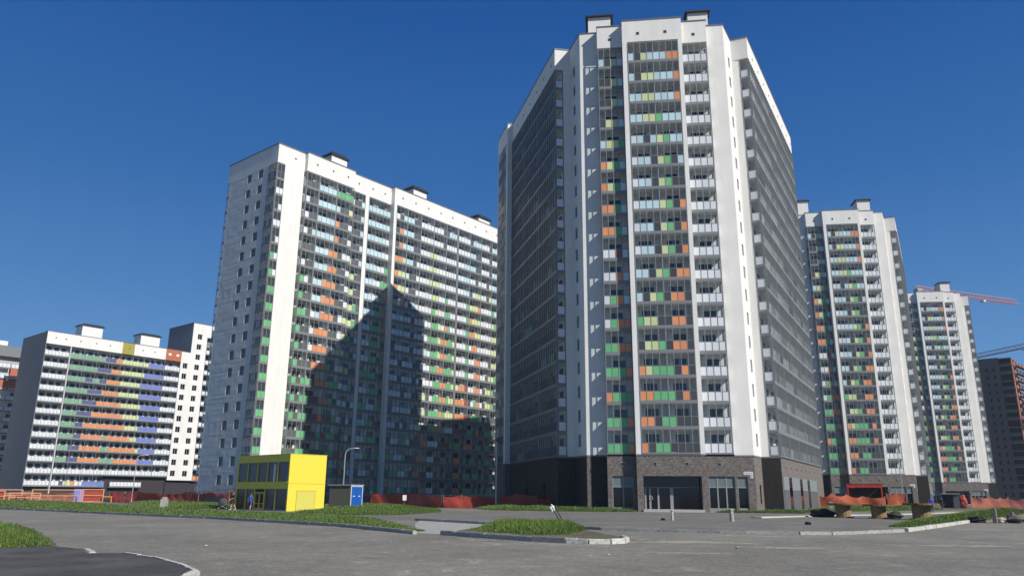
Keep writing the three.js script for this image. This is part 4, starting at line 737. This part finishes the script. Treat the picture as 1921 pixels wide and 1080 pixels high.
reel('middle wooden cable reel lying on the parking lot', 28.95, -63.0, 1.15, 1.08, .55, .7, .8);
reel('rightmost wooden cable reel, half behind the grass island', 31.1, -60.6, 1.28, 1.2, .68, 1.1, .9);
function lump(name, label, category, x, z, sx, sy, sz, mat, k = 3, group) {
  const g = thing(name, label, category, [x, 0, z], rr(0, 3), group); const s = new THREE.IcosahedronGeometry(1, 3), p = s.attributes.position, q = rr(0, 9);
  for (let i = 0; i < p.count; i++) { const X = p.getX(i), Y = p.getY(i), Z = p.getZ(i), f = 1 + .16 * Math.sin(X * k + q) * Math.cos(Z * k * 1.3 - q) + .12 * Math.sin(Y * k * 1.7 + X * 2 + q); p.setXYZ(i, X * f * sx, Math.max(-.02, (Y * f + .75) * sy * .6), Z * f * sz); }
  s.computeVertexNormals(); part('body', s, mat, g); return g;
}
const tar = std({ color: [.02, .019, .02], roughness: .95 }), stone = std({ color: [.30, .28, .25], map: kerbMap, roughness: .95 });
lump('tarpaulin_heap', 'black heap left of the leftmost cable reel', 'heap', 25.9, -66.5, .95, .62, .6, tar, 4);
lump('tarpaulin_heap', 'dark heap just right of the middle cable reel', 'heap', 30.3, -63.2, .6, .5, .45, std({ color: [.035, .03, .027] }), 4);
lump('rubble_heap', 'black rubble heap left of the upright beige slab', 'heap', 31.3, -53.9, .55, .42, .45, tar, 5);
{ const g = thing('upright_slab', 'upright beige slab on the kerb beside the rubble', 'slab', [32.35, 0, -53.6], .95); new MB().box(FRONT, -.36, .36, 0, .92, -.12, .12).to('slab', std({ color: [.58, .52, .42], map: kerbMap }), g); new MB().box(FRONT, -.3, .3, .92, .96, -.09, .09).to('chamfered_top', std({ color: [.58, .52, .42], map: kerbMap }), g); }
lump('stone', 'largest grey brown stone right of the upright slab', 'stone', 33.9, -53.9, .75, .42, .5, stone, 3, 'loose stones by the kerb'); lump('stone', 'small pale stone between upright slab and largest stone', 'stone', 33.1, -54.2, .35, .34, .3, std({ color: [.46, .42, .36] }), 4, 'loose stones by the kerb'); lump('stone', 'flat dark stone at the far right of the stones', 'stone', 35.6, -54.4, .35, .2, .3, tar, 4, 'loose stones by the kerb'); lump('stone', 'small grey stone resting behind the largest stone', 'stone', 34.3, -54.9, .3, .62, .3, stone, 4, 'loose stones by the kerb');
lump('asphalt_chunk', 'small black lump near the kerb of the parking lot', 'chunk', 17.5, -47.3, .2, .17, .16, tar, 5); lump('asphalt_chunk', 'small black lump left of the thinner bollard', 'chunk', 10.3, -54.2, .16, .15, .14, tar, 5);
// bollards: cut pipes
function bollard(label, x, z, h, r, lean, c) { const g = thing('pipe_bollard', label, 'bollard', [x, 0, z], 0, 'cut pipes standing on the lot'); g.rotation.z = lean; const m = std({ color: c, roughness: .6, map: kerbMap }); part('pipe', new THREE.LatheGeometry([[r * .82, .02], [r, 0], [r, h * .8], [r, h - .02], [r * .97, h], [r * .8, h], [r * .78, h - .25]].map(p => new THREE.Vector2(...p)), 18), m, g); part('band', new THREE.CylinderGeometry(r * 1.03, r * 1.03, .07, 18).translate(0, h * .86, 0), std({ color: [.2, .2, .2] }), g); }
bollard('thinner white pipe bollard before the tower entrance', 10.95, -54.3, .68, .09, .02, [1.5, 1.5, 1.42]);
bollard('thicker grey pipe bollard before the shop windows', 14.6, -52.9, .78, .14, .05, [1.2, 1.2, 1.15]);
// two cable ducts sticking out of the island grass with a white bag on top
{ const g = thing('cable_duct', 'two leaning black cable ducts with a white bag on the traffic island', 'cable duct', [2.35, .25, -37.2]); for (const o of [0, .14]) { const c = new THREE.CatmullRomCurve3([[o, -.2, 0], [-.12 + o, .25, 0], [-.34 + o, .62, .02], [-.42 + o, .72, .03]].map(p => new THREE.Vector3(...p))); part('duct', new THREE.TubeGeometry(c, 16, .022, 8), tar, g); } const s = new THREE.IcosahedronGeometry(.13, 2), p = s.attributes.position; for (let i = 0; i < p.count; i++) { const k = 1 + .3 * Math.sin(p.getX(i) * 40) * Math.sin(p.getY(i) * 31 + 1); p.setXYZ(i, p.getX(i) * k * .9 - .4, p.getY(i) * k * 1.25 + .72, p.getZ(i) * k + .02); } s.computeVertexNormals(); part('bag', s, std({ color: [.75, .75, .75] }), g); }
{ const g = thing('notice_board', 'small white notice board in the grass bank before the netting', 'sign', [-12.2, .4, -92], .1); new MB().box(FRONT, -.22, .22, .55, 1.15, 0, .03).to('board', M.wall, g); new MB().bar([0, 0, -.02], [0, .95, -.02], .05).to('stake', post, g); }
// handrails beside the tower's right wing
{ const g = thing('handrail', 'grey metal handrail beside the right wing of the largest tower', 'handrail', [35.4, 0, -88.8], 62 * Math.PI / 180); for (const x of [0, 1.2, 2.4, 3.6]) { const b = new MB(); b.bar([x, 0, 0], [x, 1.1, 0], .05); b.to('post', galv, g); } for (const y of [.55, 1.1]) { const b = new MB(); b.bar([0, y, 0], [3.6, y, 0], .05); b.to('rail', galv, g); } }
// parked dark car half hidden at the far right
// ───────────────────────── people
function person(label, x, z, turn, o) {
  const g = thing('person', label, 'person', [x, 0, z], turn, undefined), H = o.h ?? 1.75, k = H / 1.75, st = o.stride ?? .18;
  const J = { hip: [0, .93, 0], chest: [0, 1.3, .02], neck: [0, 1.47, .03], head: [0, 1.62, .05] };
  const bones = []; const B = (a, b, ra, rb, c) => bones.push([a, b, ra, rb, c]);
  B([-.07, .93, 0], [.07, .93, 0], .125, .125, 'leg'); B([0, .98, 0], [0, 1.28, .01], .125, .15, 'top'); B([-.13, 1.38, 0], [.13, 1.38, 0], .085, .085, 'top'); B([0, 1.4, .01], [0, 1.54, .03], .055, .05, 'skin'); B([0, 1.58, .035], [0, 1.67, .03], .085, .095, 'head');
  for (const s of [-1, 1]) {
    const f = s * st, kn = [s * .1, .5, f * .6 + .05], an = [s * .1, .09, f - .02], short = o.shorts;
    B([s * .09, .9, 0], kn, .085, .062, 'leg'); B(kn, an, .058, .04, short ? 'skin' : 'leg'); B(an, [s * .115, .05, f + .14], .045, .038, 'shoe');
    const el = [s * .27, 1.12, -f * .4 - .03], hd = o.push ? [s * .2, 1.0, .32] : [s * .27, .88, -f * .9 + .06]; B([s * .18, 1.38, 0], el, .055, .045, 'top'); B(el, hd, .042, .032, o.sleeves ? 'top' : 'skin'); const hv = [hd[0], hd[1] - .05, hd[2] + .03]; B(hd, hv, .034, .03, 'skin');
    for (let q = 0; q < 4; q++) B([hv[0] + (q - 1.5) * .006, hv[1], hv[2] + (q - 1.5) * .018], [hv[0] + (q - 1.5) * .004, hv[1] - .07 + Math.abs(q - 1.4) * .01, hv[2] + (q - 1.5) * .02 + .015], .011, .009, 'skin'); B([hv[0] - s * .02, hv[1] + .02, hv[2] + .03], [hv[0] - s * .03, hv[1] - .03, hv[2] + .055], .012, .01, 'skin');
  }
  B([0, 1.615, .125], [0, 1.59, .14], .016, .018, 'skin'); for (const s of [-1, 1]) B([s * .092, 1.63, .03], [s * .094, 1.6, .03], .018, .014, 'skin');
  const res = 84, S = .98, sd = (p, [a, b, ra, rb]) => { const dx = b[0] - a[0], dy = b[1] - a[1], dz = b[2] - a[2], px = p[0] - a[0], py = p[1] - a[1], pz = p[2] - a[2], l = dx * dx + dy * dy + dz * dz, t = Math.max(0, Math.min(1, (px * dx + py * dy + pz * dz) / l)); return Math.hypot(px - dx * t, py - dy * t, pz - dz * t) - ra - (rb - ra) * t; };
  const mc = new MarchingCubes(res, M.wall, false, false, 90000); mc.isolation = 0; const h2 = res / 2;
  for (let Z = 0; Z < res; Z++) for (let Y = 0; Y < res; Y++) for (let X = 0; X < res; X++) {
    const p = [(X - h2) / h2 * S * .55, (Y - h2) / h2 * S + .89, (Z - h2) / h2 * S * .55]; let d = 1, w = 0;
    for (const b of bones) { const e = sd(p, b); if (e < d + .05) { const hh = Math.max(0, Math.min(1, .5 + .5 * (d - e) / .03)); d = d * (1 - hh) + e * hh - .03 * hh * (1 - hh); } }
    mc.field[X + Y * res + Z * res * res] = -d;
  }
  mc.update(); const n = mc.count, P = [], C = [], Nn = [], pal = { top: o.top, leg: o.leg, skin: o.skin ?? [.50, .31, .22], head: o.skin ?? [.50, .31, .22], shoe: o.shoe ?? [.06, .06, .06] };
  for (let i = 0; i < n; i++) {
    const p = [mc.positionArray[i * 3] * S * .55, mc.positionArray[i * 3 + 1] * S + .89, mc.positionArray[i * 3 + 2] * S * .55]; let best = 1e9, c = 'top'; for (const b of bones) { const e = sd(p, b); if (e < best) { best = e; c = b[4]; } }
    let col = pal[c]; if (c === 'leg' && o.shorts && p[1] < .52) col = pal.skin; if (c === 'head') { if (p[1] > 1.66 || (p[2] < .02 && p[1] > 1.55)) col = o.hair; else if (p[2] > .1 && Math.abs(p[1] - 1.635) < .012 && Math.abs(Math.abs(p[0]) - .033) < .016) col = [.03, .025, .02]; else if (p[2] > .1 && Math.abs(p[1] - 1.56) < .008 && Math.abs(p[0]) < .03) col = [.3, .1, .09]; }
    P.push(p[0] * k, Math.max(0.0, p[1] * k), p[2] * k); C.push(...col); Nn.push(mc.normalArray[i * 3], mc.normalArray[i * 3 + 1], mc.normalArray[i * 3 + 2]);
  }
  const gm = new THREE.BufferGeometry(); gm.setAttribute('position', new THREE.Float32BufferAttribute(P, 3)); gm.setAttribute('normal', new THREE.Float32BufferAttribute(Nn, 3)); gm.setAttribute('color', new THREE.Float32BufferAttribute(C, 3)); gm.computeVertexNormals(); part('body', gm, M.vcol, g); return g;
}
const dk = [.03, .022, .018];
person('person in dark shirt and shorts pushing a dark pram by the pavilion', -27.0, -78.0, -1.4, { top: [.022, .016, .016], leg: [.03, .03, .032], shorts: true, push: true, stride: .2, hair: dk, shoe: [.6, .6, .58], h: 1.78 });
person('person in blue hoodie and blue shorts before the pavilion doors', -25.0, -76.9, 2.8, { top: [.04, .10, .28], leg: [.07, .07, .3], shorts: true, sleeves: true, stride: .12, hair: [.09, .03, .03], h: 1.62 });
person('person in bright blue jacket walking behind the rightmost cable reel', 45.6, -86.6, 2.6, { top: [.02, .07, .5], leg: [.05, .055, .08], sleeves: true, stride: .18, hair: [.14, .1, .08], h: 1.78 });
person('person in black walking on the far footpath near the site shed', 59.6, -110.5, 2.2, { top: [.015, .015, .015], leg: [.03, .04, .035], sleeves: true, stride: .2, hair: dk, h: 1.8 });
person('person in dark clothes by the thin street lamp on the far left', -60.9, -126, 1.2, { top: [.02, .02, .03], leg: [.05, .05, .06], sleeves: true, stride: .2, hair: dk, h: 1.8 });
// pram
{ const g = thing('pram', 'dark grey hooded pram beside the pavilion', 'pram', [-27.95, 0, -78.15], -1.4), body = std({ color: [.05, .055, .065], roughness: .8 });
  const hood = new THREE.SphereGeometry(.42, 20, 14, 0, Math.PI * 2, 0, Math.PI * .62); hood.scale(.72, 1, 1.05); hood.translate(0, .72, .12); part('hood', hood, body, g);
  const tub = new THREE.CapsuleGeometry(.24, .5, 6, 14); tub.rotateX(Math.PI / 2); tub.translate(0, .55, .1); part('bassinet', tub, body, g);
  for (const [x, z] of [[-.26, -.3], [.26, -.3], [-.26, .45], [.26, .45]]) { const w = part('wheel', new THREE.TorusGeometry(.14, .025, 8, 20).rotateY(Math.PI / 2).translate(x, .165, z), tar, g); part('hub', new THREE.CylinderGeometry(.06, .06, .04, 12).rotateZ(Math.PI / 2).translate(x, .165, z), galv, w); }
  const f = new MB(); for (const x of [-.22, .22]) f.bar([x, .17, -.3], [x, .42, .2], .03).bar([x, .17, .45], [x, .42, 0], .03).bar([x, .45, -.1], [x, 1.0, -.55], .03); f.bar([-.22, 1.0, -.55], [.22, 1.0, -.55], .035); f.to('chassis', galv, g); }
// litter on the asphalt
for (let i = 0; i < 9; i++) { const p = [[4.6, -62], [8, -58], [13, -45], [-4, -27], [2.6, -21.5], [7, -25], [20, -49], [16.2, -56], [-9, -24]][i]; const g = new THREE.Mesh(new THREE.TetrahedronGeometry(.035 + .012 * (i % 3), 1), M.concrete); g.geometry.scale(1.4, .5, 1); g.position.set(p[0], .028, p[1]); g.rotation.y = i; g.castShadow = g.receiveShadow = true; place(g, 'litter_scrap'); tag(g, 'tiny pale scrap of litter lying on the grey asphalt', 'litter', 'scraps of litter on the asphalt'); }

renderer.render(scene, camera);
